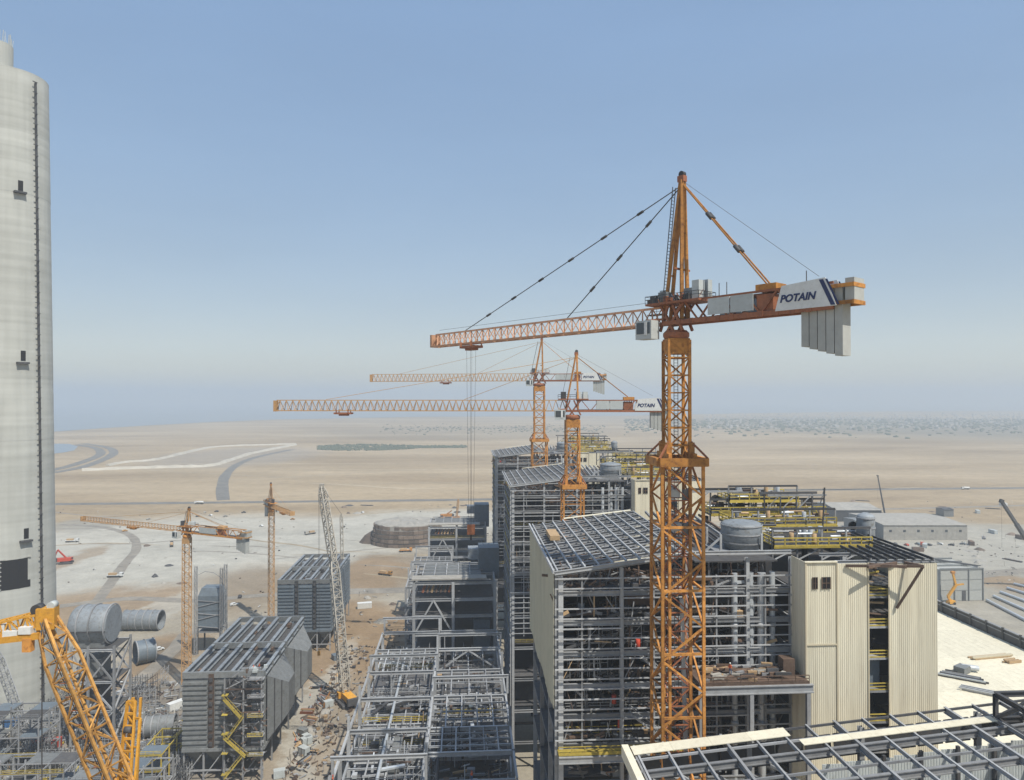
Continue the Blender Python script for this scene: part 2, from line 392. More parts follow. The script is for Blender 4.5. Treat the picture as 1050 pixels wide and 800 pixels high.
def sheet_poly(name, pts, m, z):
    b = MB(); b.poly([(p[0], p[1], z) for p in pts], [tuple(range(len(pts)))])
    o = b.build(name, m, None, (0, 0, 0)); return tag(o, kind='structure')
seam, _nt, _b = new_mat('sea_water'); _b.inputs['Base Color'].default_value = (.20, .25, .29, 1); _b.inputs['Roughness'].default_value = .55
coast = [(-500, 452), (-100, 446), (20, 443.5), (60, 442.5), (110, 439), (160, 436), (215, 433), (280, 430.5), (350, 429), (430, 427.5), (540, 427), (640, 426.5), (760, 424), (900, 422), (1300, 420)]
far = [Vector((FAR, 7000, 0)), Vector((FAR, FAR - 5, 0)), Vector((-FAR, FAR - 5, 0)), Vector((-FAR, 1800, 0))]
sheet_poly('sea', [G(*c) for c in coast] + far, seam, .8)
lag = [(20, 458), (60, 455), (72, 455.5), (80, 458), (76, 462), (66, 464), (50, 466), (20, 468)]
sheet_poly('lagoon_water', [G(*c) for c in lag], seam, .25)

asph = mat('dusty_asphalt', (.15, .145, .132), .9, 0, .25, .05, (.25, .215, .165), .8, .03)
track = mat('compacted_track', (.225, .205, .172), .95, 0, .3, .08, (.32, .28, .22), .8, .03)
palesand = mat('pale_embankment_sand', (.45, .42, .35), .95, 0, .2, .05, (.35, .3, .23), .4, .03, .3)
def smooth(pts, n=5):
    out = []
    P4 = [pts[0]] + pts + [pts[-1]]
    for i in range(1, len(P4) - 2):
        a, b_, c, d = P4[i - 1:i + 3]
        for k in range(n):
            t = k / n
            out.append(.5 * ((2 * b_) + (c - a) * t + (2 * a - 5 * b_ + 4 * c - d) * t * t + (-a + 3 * b_ - 3 * c + d) * t ** 3))
    out.append(pts[-1]); return out
def strip(name, px, w, m, z, label=None, world_pts=None, taper=False):
    pts = smooth(world_pts or [G(*p) for p in px])
    b = MB(); ring = []
    for i, p in enumerate(pts):
        d = (pts[min(i + 1, len(pts) - 1)] - pts[max(i - 1, 0)]).normalized(); nrm = Vector((-d.y, d.x, 0))
        ww = w * random.uniform(.93, 1.07) * (max(.05, math.sin(math.pi * i / (len(pts) - 1))) ** .6 if taper else 1)
        ring += [p + nrm * ww / 2, p - nrm * ww / 2]
    b.poly([(q.x, q.y, z) for q in ring], [(2 * i, 2 * i + 1, 2 * i + 3, 2 * i + 2) for i in range(len(pts) - 1)])
    return tag(b.build(name, m, None, (0, 0, 0)), kind='structure')
strip('highway', [(-300, 520), (60, 517), (300, 514.5), (560, 511), (715, 504), (880, 502), (1050, 500.5), (1400, 498)], 17, asph, .06)
strip('road', [(50, 483), (75, 477), (100, 468), (103, 463), (96, 459), (78, 456)], 18, asph, .31)
strip('road', [(40, 487), (85, 479), (113, 468), (116, 462), (106, 458), (85, 455)], 18, asph, .33)
strip('road', [(229, 513), (228, 500), (231, 488), (241, 478), (256, 471), (275, 466), (300, 461)], 15, asph, .09)
strip('path', [(330, 607), (380, 606), (430, 605), (520, 604)], 13, track, .05)
strip('path', [(96, 622), (112, 600), (128, 578), (140, 562), (132, 548), (100, 540), (60, 538)], 7, track, .05)
strip('path', [(60, 622), (130, 614), (200, 616), (262, 611), (330, 606)], 8, track, .08)
strip('path', [(140, 700), (160, 683), (180, 664), (195, 648), (235, 640), (300, 628)], 7, track, .1)
strip('path', [(720, 515), (800, 519), (900, 522), (1060, 518)], 9, track, .05)
strip('path', [(1000, 590), (1030, 587), (1080, 584)], 14, track, .05)
def berm(name, px, w, h, m, label=None):
    pts = smooth([G(*p) for p in px]); rings = []
    for i, p in enumerate(pts):
        d = (pts[min(i + 1, len(pts) - 1)] - pts[max(i - 1, 0)]).normalized(); nrm = Vector((-d.y, d.x, 0)); ww = w * random.uniform(.8, 1.2); hh = h * random.uniform(.8, 1.2)
        rings.append([p + nrm * ww * .5 - Vector((0, 0, .2)), p + nrm * ww * .15 + Vector((0, 0, hh)), p - nrm * ww * .15 + Vector((0, 0, hh)), p - nrm * ww * .5 - Vector((0, 0, .2))])
    b = MB(); b.rings(rings); return tag(b.build(name, m, None), kind='structure')
# faint wheel tracks wandering over the plain
trk = mat('faint_wheel_track', (.30, .245, .165), .95, 0, .2, .03, (.40, .33, .23), .7, .12)
trk2 = mat('pale_wheel_track', (.45, .385, .28), .95, 0, .2, .03, (.37, .30, .2), .7, .12)
rt = random.Random(5)
for i in range(26):
    x = rt.uniform(60, 1000); y = rt.uniform(450, 508); pts = []
    dx = rt.choice((-1, 1)) * rt.uniform(40, 110); dy = rt.uniform(-4.5, 4.5)
    for k in range(4):
        pts.append((x, max(446, min(510, y)))); x += dx; y += dy + rt.uniform(-2, 2)
    strip('track', pts, rt.uniform(3, 6.5), rt.choice((trk, trk, trk2)), .02 + .002 * i, taper=True)
for i in range(16):
    x = rt.uniform(80, 420); y = rt.uniform(525, 600); pts = []
    dx = rt.choice((-1, 1)) * rt.uniform(20, 60); dy = rt.uniform(-8, 8)
    for k in range(4): pts.append((x, max(522, min(612, y)))); x += dx; y += dy + rt.uniform(-3, 3)
    strip('track', pts, rt.uniform(2.5, 4.5), rt.choice((track, trk)), .02 + .0012 * i, taper=True)
berm('embankment', [(84, 483), (130, 481), (180, 479.5), (216, 478), (240, 471), (262, 464.5), (303, 456.5)], 11, 4, palesand)
berm('embankment', [(110, 478), (128, 474.5), (158, 472), (185, 466), (218, 459), (258, 457), (303, 456)], 10, 3.5, palesand)
# far plantation, scrub and town on the plain: masses nobody could count
def clumps(name, n, pos, r0, r1, m, label, cat):
    b = MB()
    for _ in range(n):
        p = pos(); r = random.uniform(r0, r1); hh = r * random.uniform(.5, 1.0); k = 6; a0 = random.random() * 6
        rg = []
        for t, s_ in ((0, .85), (.4, 1.0), (.8, .6)):
            rg.append([p + Vector((math.cos(a0 + i * 6.283 / k) * r * s_ * random.uniform(.7, 1.2), math.sin(a0 + i * 6.283 / k) * r * s_ * random.uniform(.7, 1.2), hh * t * random.uniform(.8, 1.2))) for i in range(k)])
        b.rings(rg, (False, True))
    return tag(b.build(name, m, None, (0, 0, 0)), label, cat, kind='stuff')
def in_px(x0, x1, y0, y1): return lambda: G(random.uniform(x0, x1), random.uniform(y0, y1))
def plant_pos():
    t = random.random(); x = 326 + t * 152; w = 3.2 * math.sin(math.pi * min(1, t * 1.25 + .12)) ** .5 if t < .7 else 1.0
    return G(x, 459.5 - t * 1.2 + random.uniform(-w, w))
clumps('plantation', 1500, plant_pos, 2, 4.5, 'leaf', 'long dark green patch of trees on the far sand plain', 'trees')
clumps('scrub', 2600, lambda: G(random.uniform(640, 1250), 430 + abs(random.gauss(0, 1)) * 6), 3, 9, 'leaf', 'dark scrub and trees spread below the distant town', 'scrub')
clumps('scrub', 420, lambda: G(random.uniform(390, 620), 440 + random.gauss(0, 2.2)), 2, 5, 'leaf', 'thin dark scrub on the far plain behind the crane jibs', 'scrub')
tb = MB()
for _ in range(1000):
    p = G(random.uniform(720, 1250), random.choice((random.uniform(424, 430), random.uniform(425, 434), random.uniform(428, 440)))); s_ = random.uniform(5, 15)
    hh = random.uniform(3, 8) * (2 if random.random() < .06 else 1)
    tb.box(p + Vector((0, 0, hh / 2)), (s_, random.uniform(6, 14), hh), random.uniform(-.3, .3))
tag(tb.build('distant_town', 'townwall', None, (0, 0, 0)), 'hazy strip of small pale houses along the right horizon', 'town', kind='stuff')

# ------------------------------------------------------------------ concrete stack
def stack():
    D = 265.0; base_c = W(-194.5, D + 10, 0)
    ztop = 243.0
    t = thing('concrete_chimney', base_c, 'tall pale concrete chimney under construction at the left edge', 'chimney')
    def rad(z): return 13.0 + 4.5 * (1 - min(z, ztop) / ztop) ** 1.0
    nr = 42; n = 72
    for i in range(nr):
        z0, z1 = ztop * i / nr, ztop * (i + 1) / nr
        b = MB(); rg = []; off_i = random.uniform(-.03, .03)
        for z, dr in ((z0, off_i), (z1 - .001, off_i)):
            rr = rad(z) + dr
            rg.append([base_c + Vector((rr * math.cos(2 * math.pi * k / n), rr * math.sin(2 * math.pi * k / n), z)) for k in range(n)])
        b.rings(rg, (False, False)); o = b.build('concrete_ring', 'concrete', t)
        me = o.data
        for p in me.polygons: p.use_smooth = len(p.vertices) == 4
    cp = MB(); cp.rings([[base_c + Vector((r_ * math.cos(2 * math.pi * k / n), r_ * math.sin(2 * math.pi * k / n), z_)) for k in range(n)] for r_, z_ in ((rad(ztop) + .02, ztop), (rad(ztop) + .02, ztop + .3), (rad(ztop) - 1.2, ztop + .3), (rad(ztop) - 1.2, ztop - .5))], (False, True)); cp.build('shaft_rim', 'concrete', t)
    view = (Vector((0, 0, 0)) - base_c); view.z = 0; va = math.atan2(view.y, view.x)
    def on(z, off, out=0.0):            # point on the shaft, off = sideways share of the radius seen from the site
        a = va + math.asin(max(-1, min(1, off))); r = rad(z) + out
        return base_c + Vector((r * math.cos(a), r * math.sin(a), z)), a
    def seek(px, z):
        lo, hi = -.97, .97
        for _ in range(40):
            m_ = (lo + hi) / 2
            if project(on(z, m_)[0]) < px: lo = m_
            else: hi = m_
        return lo
    # hoist rail with brackets
    rail = MB(); zs = [4 + i * 4 for i in range(60)]
    offs = [seek(33 + 13 * (1 - z / ztop), z) for z in zs]; pts = [on(z, o_, .45)[0] for z, o_ in zip(zs, offs)]
    for a, b_ in zip(pts[:-1], pts[1:]): bar('rail', t, a, b_, .7, .5, 'dsteel')
    for i in range(0, len(zs)):
        p, a = on(zs[i], offs[i], .1)
        q = p + Vector((math.cos(a), math.sin(a), 0)) * .9; tn = Vector((-math.sin(a), math.cos(a), 0))
        bar('bracket', t, q - tn * 1.6, q + tn * .3, .25, .25, 'dsteel')
    # small door openings with platforms and one large opening
    for py, px in ((188, 19.5), (366, 23.5), (552, 28)):
        best = None
        v = P(px, py, D - 4); z = v.z
        off = seek(px, z)
        p, a = on(z, off, .02); tn = Vector((-math.sin(a), math.cos(a), 0)); out = Vector((math.cos(a), math.sin(a), 0))
        b = MB(); b.poly([p + out * .1 + tn * x + Vector((0, 0, y)) for x, y in ((-.8, -1.2), (.8, -1.2), (.8, 2.6), (-.8, 2.6))] + [p - out * .9 + tn * x + Vector((0, 0, y)) for x, y in ((-.8, -1.2), (.8, -1.2), (.8, 2.6), (-.8, 2.6))], [(0, 1, 2, 3), (4, 7, 6, 5), (0, 4, 5, 1), (1, 5, 6, 2), (2, 6, 7, 3), (3, 7, 4, 0)])
        d_ = b.build('opening', 'black', t)
        bar('platform', t, p + out * .7 + tn * -2.3 + Vector((0, 0, -2.0)), p + out * .7 + tn * 1.7 + Vector((0, 0, -2.0)), 1.6, .7, 'dsteel')
    z = P(16, 598, D - 14).z; cl = base_c.x * _c - base_c.y * _s
    p, a = on(z, seek(16, z)); out = Vector((math.cos(a), math.sin(a), 0)); tn = Vector((-math.sin(a), math.cos(a), 0))
    b = MB(); c1 = p + out * .12
    sh = [(-4.3, -5.4), (5.2, -5.4), (5.2, -2.6), (4.3, -2.6), (4.3, 5.4), (-4.3, 5.4)]
    def onsurf(x, y, o2):
        aa = a + x / rad(z); r = rad(z + y) + o2; return base_c + Vector((r * math.cos(aa), r * math.sin(aa), z + y))
    f1 = []; 
    for (x0, x1, y0, y1) in ((-4.3, -1.5, -5.4, 5.4), (-1.5, 1.5, -5.4, 5.4), (1.5, 4.3, -5.4, 5.4), (4.3, 5.2, -5.4, -2.8)):
        b.poly([onsurf(x0, y0, .12), onsurf(x1, y0, .12), onsurf(x1, y1, .12), onsurf(x0, y1, .12)] + [onsurf(x0, y0, -.8), onsurf(x1, y0, -.8), onsurf(x1, y1, -.8), onsurf(x0, y1, -.8)],
               [(0, 1, 2, 3), (7, 6, 5, 4), (0, 4, 5, 1), (1, 5, 6, 2), (2, 6, 7, 3), (3, 7, 4, 0)])
    b.build('duct_opening', 'black', t)
    for k in range(7): bar('dowel', t, onsurf(-4.6, -5 + k * 1.6, .2), onsurf(-3.9, -5 + k * 1.6, .2), .2, .35, 'concrete')
    bar('lintel', t, onsurf(-5, 5.8, .0), onsurf(5.4, 5.8, .0), 1.2, .5, 'concrete')
    # inner flue head with starter bars
    fc = base_c + W(-4.4, -2, 0); fc.z = 0
    b = MB(); n2 = 32; R1, R0 = 6.2, 5.2
    b.rings([[fc + Vector((r * math.cos(2 * math.pi * k / n2), r * math.sin(2 * math.pi * k / n2), z2)) for k in range(n2)] for r, z2 in ((R1, ztop - .5), (R1, ztop + 12.5), (R0, ztop + 12.5), (R0, ztop + 1))], (False, True))
    b.build('flue_head', 'concrete', t, smooth=False)
    bb = MB()
    for k in range(46):
        a_ = 2 * math.pi * k / 46; q = fc + Vector((5.7 * math.cos(a_), 5.7 * math.sin(a_), ztop + 12)); bb.bar(q, q + Vector((random.uniform(-.4, .4), random.uniform(-.4, .4), random.uniform(3, 5))), .16)
    bb.build('starter_bars', 'panelgrey', t, kind='stuff')
    q = fc + W(2.5, -7.0, 0); q.z = ztop + 5.5
    bar('scaffold_box', t, q + Vector((-2.2, 0, 0)), q + Vector((1.6, 0, 0)), 1.4, 6.5, 'primer')
stack()

# ------------------------------------------------------------------ boiler houses
M['beige_o'] = mat('shaded_beige_cladding', (.44, .425, .33), .6, 0, .08, .15, (.36, .35, .27), .5, .05, spec=.2)  # beige cladding with the left wall's shade put into its colour
XL = 14.8
LEVELS = [10, 20, 30, 40, 50, 57.5, 63.6, 68.3, 73.2, 78.4, 83.4, 88.2]
XT = tuple(XY(q, 110) for q in (826, 858, 890, 911, 961))
def boiler(YF, label, clad, rank):
    t = thing('boiler_house', (XL, YF, 0), label, 'boiler house', 'boiler houses in a row')
    near = rank == 0
    X = [15.6, 25.6, 36.2, 46.6, XT[0] + .2, 63, XT[4] - .8]; YS = [YF + .5, YF + 14, YF + 28, YF + 42]
    def zr(x): return 91.8 + (min(x, 35) - 15) * .13
    for i, x in enumerate(X):
        for j, y in enumerate(YS):
            bar('column', t, (x, y, 0), (x, y, zr(x) - .8), (.8 if i == 0 else .55) if j == 0 else .8, .8, 'lsteel' if j == 0 else ('dsteel' if x > 16 else 'steel'), 'ibeam', up=(0, 1, 0))  # inner columns coloured dark to deepen the interior shade
    if not near or True:
        for y in YS[:1]: bar('column', t, (14.9, y + .2, 0), (14.9, y + .2, 91.2), .5, .5, 'lsteel')
    for z in LEVELS:
        big = z > 55
        for y in YS:
            for a, b in zip(X[:-1], X[1:]):
                if y == YS[0] and a >= XT[0] - 1: continue
                bar('floor_beam', t, (a, y, z), (b, y, z), .45, .85 if y == YS[0] else .8, 'dsteel' if y > YF + 1 else 'steel', 'ibeam')  # inner floor beams darkened in colour to imitate interior shade
        for x in (X[0], X[2], X[4]):
            for a, b in zip(YS[:-1], YS[1:]): bar('floor_beam', t, (x, a, z), (x, b, z), .5, .9, 'steel', 'ibeam')
        # gratings: left and right walkways, irregular fronts
        if z > 15:
            d0 = random.uniform(1.0, 3.5)
            bar('floor_deck', t, (15.2, YF + 21 + d0 / 2, z + .55), (X[1] - .5, YF + 21 + d0 / 2, z + .55), 41 - d0, .12, 'grating')
            bar('floor_deck', t, (X[1] - .4, YF + 4.2 + d0 / 2, z + .56), (52, YF + 4.2 + d0 / 2, z + .56), 6.5 - d0, .12, 'grating')
            bar('floor_deck', t, (XT[0] + .3, YF + 20.5, z + .55), (XT[4] - .6, YF + 20.5, z + .55), 40, .12, 'grating')
    if True:
        zz = [z for z in LEVELS if z > (60 if near else 30)]
        for k, z in enumerate(zz):
            y = YF + 1.5 + random.uniform(0, 2.2)
            if k % 3 == 0 or near and k < 2: handrail(t, [(16, y, z + .6), (35, y, z + .6)], 'yellow' if k % 2 == 0 else 'lsteel', t=.08)
            handrail(t, [(15.3, YF + 2, z + .6), (15.3, YF + 20, z + .6), (15.3, YF + 41, z + .6)], 'yellow', t=.12) if not clad else None
    # dark panels added behind the open front to block light, and the litter of every working floor
    for k, z in enumerate(LEVELS[1:]):
        zn = (LEVELS + [91.5])[k + 2]
        for a, b in zip(X[:4], X[1:5]):
            if random.random() < .94: bar('shade_screen_panel', t, (a + .1, YF + 7.8, (z + zn) / 2), (b - .1, YF + 7.8, (z + zn) / 2), .25, zn - z - .3, random.choice(('dsteel', 'dsteel', 'black', 'black')))
    for m_, n_ in (('dsteel', 420), ('primer', 220), ('steel', 130), ('timber', 40), ('pipe', 40)):
        c = MB()
        for _ in range(n_ if near else n_ // 3):
            z = random.choice([q for q in LEVELS if q > (56 if near else 40)]) + .7; x = random.uniform(15.5, 51.5); y = YF + .8 + 6.6 * random.random() ** 1.6; L = random.uniform(.4, 3.2); r_ = random.random()
            if r_ < .45: c.bar((x, y, z + random.uniform(0, 1.2)), (min(52, x + L), y + random.uniform(-.3, .3), z + random.uniform(0, 1.2)), random.uniform(.08, .4), random.uniform(.08, .5))
            elif r_ < .75: c.bar((x, y, z), (x + random.uniform(-.4, .4), y, z + min(3.9, L * 1.6)), random.uniform(.08, .3))
            elif r_ < .9: c.bar((x, y, z), (x + random.uniform(-2.5, 2.5), y, z + 3.9), random.uniform(.1, .22))
            else: c.box((x, y, z + .3), (random.uniform(.4, 1.6), random.uniform(.4, 1.4), random.uniform(.4, 1.3)))
        c.build('floor_clutter', m_, t, kind='stuff')
    c = MB()
    for _ in range(260 if near else 90):
        x = random.uniform(15.5, 50); y = YF + random.uniform(.8, 20); z = random.uniform(88.9, 90.9); c.bar((x, y, z), (x + random.uniform(-3, 3), y + random.uniform(-2, 2), z + random.uniform(-.6, .8)), random.uniform(.12, .5), random.uniform(.12, .5))
    c.build('hanger_rods', 'primer', t, kind='stuff')
    for m_ in ('steel', 'dsteel'):      # tube scaffolds standing on the working floors
        c = MB()
        for _ in range(16 if near else 6):
            z = random.choice([q for q in LEVELS if q > 56]) + .6; x0 = random.uniform(16, 46); y0 = YF + random.uniform(.6, 4); nb = random.randint(2, 4)
            for i in range(nb + 1): c.bar((x0 + i * 1.7, y0, z), (x0 + i * 1.7, y0, z + 3.9), .09)
            for q in (1, 2.2, 3.4): c.bar((x0, y0, z + q), (x0 + nb * 1.7, y0, z + q), .09)
            c.bar((x0, y0, z), (x0 + nb * 1.7, y0, z + 3.6), .08)
        c.build('tube_scaffold', m_, t, kind='stuff')
    # girts of the front wall (cladding not hung yet)
    z = 64.9 if near else 45
    while z < 91:
        for a, b in ((14.6, 25.4), (25.8, 36.0), (36.4, 46.4), (46.8, XT[0] - .1)):
            if near and a > 36 and z < 77 and z > 63.5 and random.random() < .35: continue
            if random.random() < .93: bar('girt', t, (a, YF - .35, z), (b, YF - .35, z), .18, .2, 'lsteel')
        z += 1.62
    for x in (19.0, 30.8, 41.2, 49.4): bar('sag_post', t, (x, YF - .1, 63.8 if near else 44), (x, YF - .1, 91.0), .25, .25, 'steel')
    if not clad:
        z = 20
        while z < 91:
            for a, b in zip(YS[:-1], YS[1:]):
                if random.random() < .85: bar('girt', t, (14.9, a, z), (14.9, b, z), .2, .25, 'steel')
            z += 2.5
        for a, b in zip(YS[:-1], YS[1:]):
            for z0, z1 in ((20, 40), (40, 63.6), (63.6, 83.4)): bar('wind_brace', t, (15.6, a, z0), (15.6, b, z1), .4, .4, 'steel')
    else:
        n = 14; w = 42 / n
        for i in range(n):
            for z0, h in ((69.6 + .5 * math.sin(i), 11.9 - .5 * math.sin(i)), (81.56, 10.1)):
                sheet(t, (14.45, YF + 42 - i * w + .3, z0), w - .03, h, R(-90), 'beige_o', 6)
    # roof: rafters across, purlins along, on the sloping left plane
    nx = 11; xs = [15.0 + i * 2.25 for i in range(nx)]
    ys = [YF + i * 4.2 for i in range(11)]
    for y in ys: 
        bar('rafter', t, (14.6, y, zr(14.6) - .25), (37.6, y, zr(35) + .05), .4, .7, 'steel', 'ibeam')
    for x in xs: bar('purlin', t, (x, YF - .3, zr(x) + .3), (x, YF + 42.3, zr(x) + .3), .25, .32, 'lsteel')
    for i in range(len(ys) - 1):
        bar('tie_rod', t, (14.8, ys[i] + 2.1, zr(14.8) + .12), (37.5, ys[i] + 2.1, zr(35) + .3), .14, .14, 'steel')
    bar('eaves_beam', t, (14.5, YF - .5, zr(14.5) + .05), (37.6, YF - .5, zr(35) + .3), .35, .6, 'lsteel', 'ibeam')
    bar('eaves_beam', t, (37.7, YF - .5, zr(35) + .3), (XT[0] - .2, YF - .5, zr(35) + .3), .35, .6, 'lsteel', 'ibeam')
    bar('eaves_beam', t, (14.35, YF - .6, 92.0), (14.35, YF + 42.6, 92.0), .3, .55, 'lsteel')
    bar('pale_flashing', t, (22, YF + 42.6, zr(22) + .55), (37, YF + 42.6, zr(35) + .55), 1.0, .14, 'beige')
    if near:
        bar('pale_flashing', t, PY(588, 556, YF + 24), PY(653, 549, YF + 24), .9, .14, 'beige', up=(0, 0, 1))
        a = PY(626, 576.5, YF + 7); b = PY(722, 567, YF + 7); bar('pale_flashing', t, a, b, .7, .3, 'beige'); bar('pale_flashing', t, a + Vector((4, 1.1, .55)), b + Vector((1, 1.1, .1)), .6, .12, 'beige')
        bar('roof_crate', t, (16.5, YF + 25.5, 93.0), (18.4, YF + 25.5, 93.0), 7, .9, 'timber')
    # inside: boiler casing, ducts and top-floor clutter
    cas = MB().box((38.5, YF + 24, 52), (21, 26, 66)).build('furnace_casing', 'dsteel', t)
    for i in range(9): bar('buckstay', t, (27.6, YF + 10.7, 24 + i * 7), (49.4, YF + 10.7, 24 + i * 7), .5, .8, 'primer')
    for i, (x, z, w, m) in enumerate(((20.5, 76, 6, 'dsteel'), (20.5, 60, 7, 'casing_b'), (31, 86.3, 9, 'primer'), (44, 86.3, 8, 'casing'))):
        MB().box((x, YF + 12 if z < 80 else YF + 7, z), (w, 8 if z < 80 else 5, 7 if z < 80 else 2.6)).build('duct', m, t)
    for k in range(30 if near else 10):
        x = random.uniform(16, 50); y = YF + random.uniform(1.5, 9); L = random.uniform(1.5, 5); ax = random.random() < .6
        z = random.choice([zz_ for zz_ in LEVELS if zz_ > 60]) + .9 + random.uniform(0, .5)
        if k < 14: z = 88.8 + random.uniform(.3, 1.4)
        bar('hanger_beam' if k < 14 else 'stacked_steel', t, (x, y, z), (x + (L if ax else 0), y + (0 if ax else L), z), random.uniform(.2, .8), random.uniform(.2, .9), random.choice(('primer', 'timber', 'steel', 'primer', 'dsteel', 'red' if k % 9 == 0 else 'lsteel')))
    for k in range(10 if near else 5):
        a = (random.uniform(16, 50), YF + random.uniform(2, 12), random.uniform(60, 86)); bar('diagonal_brace', t, a, (a[0] + random.choice((-5, 5)), a[1], a[2] + 4.8), .35, .35, 'steel')
    # steam pipes
    for i, (x, r) in enumerate(((44.6, .5), (47.4, .62), (49.2, .7), (51.2, .5))):
        bar('steam_pipe', t, (x, YF + .9 + .5 * (i % 2), 50), (x, YF + .9 + .5 * (i % 2), 91), r * 2, r * 2, 'pipe', 'pipe')
        for z in (66, 74, 82): bar('pipe_collar', t, (x, YF + .9 + .5 * (i % 2), z), (x, YF + .9 + .5 * (i % 2), z + .8), r * 2.5, r * 2.5, 'lsteel', 'pipe')
    # clad stair and lift tower
    yt = YF - 5; zt = 94.0; z0t = 20 if near else 30
    for i in range(4):
        if i == 2: continue
        a, b = XT[i], XT[i + 1]
        n = max(2, round((b - a) / 1.55)); w = (b - a) / n
        for k in range(n):
            for (z0, z1) in (((z0t, 80.9), (81.05, zt + (-.5 if i == 3 else 0))) if i == 0 else ((z0t, zt - .3 * (i == 1) - .5 * (i == 3)),)):
                if i == 0 and z1 > 85: # sheets round the two small windows
                    pass
                sheet(t, (a + k * w, yt, z0), w - .02, z1 - z0, 0, 'beige', 5)
    for x in (XT[1], XT[2], XT[3]): bar('corner_flashing', t, (x, yt - .12, z0t), (x, yt - .12, zt - .2), .22, .12, 'beige_d')
    bar('corner_flashing', t, (XT[0], yt - .08, z0t), (XT[0], yt - .08, zt), .25, .2, 'beige_d')
    bar('joint_flashing', t, (XT[0], yt - .14, 80.98), (XT[1], yt - .14, 80.98), .1, .22, 'beige_d')
    bar('roof_flashing', t, (XT[0] - .2, yt - .1, zt + .05), (XT[1], yt - .1, zt + .05), .4, .2, 'beige')
    for k in range(2): sheet(t, (XT[0], yt + 2.5 * (k + 1), z0t), 2.48, zt - z0t, R(-90), 'beige', 4)
    for k in range(8 if near else 3): sheet(t, (XT[4], yt + 5.0 * k, z0t), 4.98, zt - z0t - .5, R(90), 'beige', 8)
    for wx, ww in ((XT[0] + 1.1, .75), (XT[0] + 2.6, 1.35)):
        f = bar('window', t, (wx, yt - .06, 90.7), (wx + ww, yt - .06, 90.7), .22, 1.8, 'black')
        for q in (0, .5, 1): bar('window_frame', t, (wx + ww * q, yt - .2, 89.75), (wx + ww * q, yt - .2, 91.65), .1, .12, 'primer')
        bar('window_frame', t, (wx, yt - .2, 90.7), (wx + ww, yt - .2, 90.7), .1, .1, 'primer')
    # open slot with landings
    for z in LEVELS[4:]:
        bar('landing', t, (XT[2], yt + 2.2, z), (XT[3], yt + 2.2, z), 4, .3, 'steel')
        if near and z > 57: handrail(t, [(XT[2], yt + .3, z + .2), (XT[3], yt + .3, z + .2)], 'yellow', t=.12)
    if near:
        for k in range(26):
            z = random.choice((84, 85.5, 87, 88.6, 90, 91.5, 92.6)) + random.uniform(-.4, .4)
            bar('stored_bar', t, (XT[2] + .1, yt + random.uniform(.6, 3), z), (XT[3] - .1, yt + random.uniform(.6, 3), z + random.uniform(-.4, .4)), .16, .22, random.choice(('yellow', 'primer', 'timber', 'steel')))
        MB().box(((XT[2] + XT[3]) / 2, yt + 3, 76), (2.4, 2.4, 5)).build('cable_cabinet', 'casing_b', t)
        bar('shaft_wall', t, (XT[2] - .2, yt + 5, 74), (XT[3] + .2, yt + 5, 74), .3, 36, 'dsteel')
    # roof of the tower: purlins running to the back
    for i in range(8):
        x = XT[4] - .6 - i * 1.5; bar('purlin', t, (x, yt + .1, zt + .2), (x, YF + (17 if i < 3 else 4), zt + .55), .22, .4, 'dsteel')
    for i in range(5): bar('rafter', t, (XT[1] if i < 2 else XT[4] - 4, yt + .6 + i * 5, zt - .2 + i * .1), (XT[4], yt + .6 + i * 5, zt - .2 + i * .1), .35, .5, 'steel', 'ibeam')
    if near:   # unfinished bracket hanging out from the tower top
        q = yt - 3.0
        k_ = XT[4] - 72.9
        for a, b in (((57.6 + k_, yt - .3, 93.4), (68.6 + k_, q, 93.8)), ((68.6 + k_, q, 93.8), (65.9 + k_, yt - .4, 86.6)), ((61.5 + k_, yt - .3, 93.6), (65.9 + k_, q, 93.7)), ((68.6 + k_, q, 93.8), (67.5 + k_, yt, 93.7)), ((60.0 + k_, q + .6, 93.7), (66.0 + k_, yt - .2, 93.7))):
            bar('bracket_beam', t, a, b, .35, .4, 'primer')
    # vents and platforms on the roof
    def vessel(c, r, h, m='duct', flare=0.0):
        b = MB(); n = 28; prof = [(r * .86, 0), (r * .86, h * .18), (r, h * .24), (r, h * .84), (r * .93, h * .9), (r * .84, h * .93), (r * .3, h)]
        b.rings([[Vector(c) + Vector((q * math.cos(2 * math.pi * k / n), q * math.sin(2 * math.pi * k / n), z)) for k in range(n)] for q, z in prof], (True, True))
        o = b.build('roof_vent', m, t); 
        for p in o.data.polygons: p.use_smooth = len(p.vertices) == 4
        for zz_ in (.25, .54, .84):
            bb = MB(); bb.rings([[Vector(c) + Vector((q * math.cos(2 * math.pi * k / n), q * math.sin(2 * math.pi * k / n), h * zz_ + z)) for k in range(n)] for q, z in ((r + .02, -.12), (r + .12, -.1), (r + .12, .1), (r + .02, .12))], (False, False)); bb.build('stiffening_ring', 'steel', t)
    vessel((49.0, YF + 9, 93.4), 3.5, 5.0); vessel((XY(888, 130), YF + 15, 92.4), 1.6, 6.0)
    bar('vent_support', t, (43.5, YF + 9, 93.2), (51.7, YF + 9, 93.2), 8, .4, 'steel')
    for x in (44, 51.2):
        for y in (YF + 5.5, YF + 12.5): bar('post', t, (x, y, 88), (x, y, 96.5), .35, .35, 'lsteel')
    for a, b in (((44, YF + 5.5, 96), (40.5, YF + 5.5, 93)), ((51.2, YF + 5.5, 93.2), (47, YF + 5.5, 91.2)), ((44, YF + 5.5, 93), (51.2, YF + 5.5, 93))): bar('brace', t, a, b, .3, .3, 'lsteel')
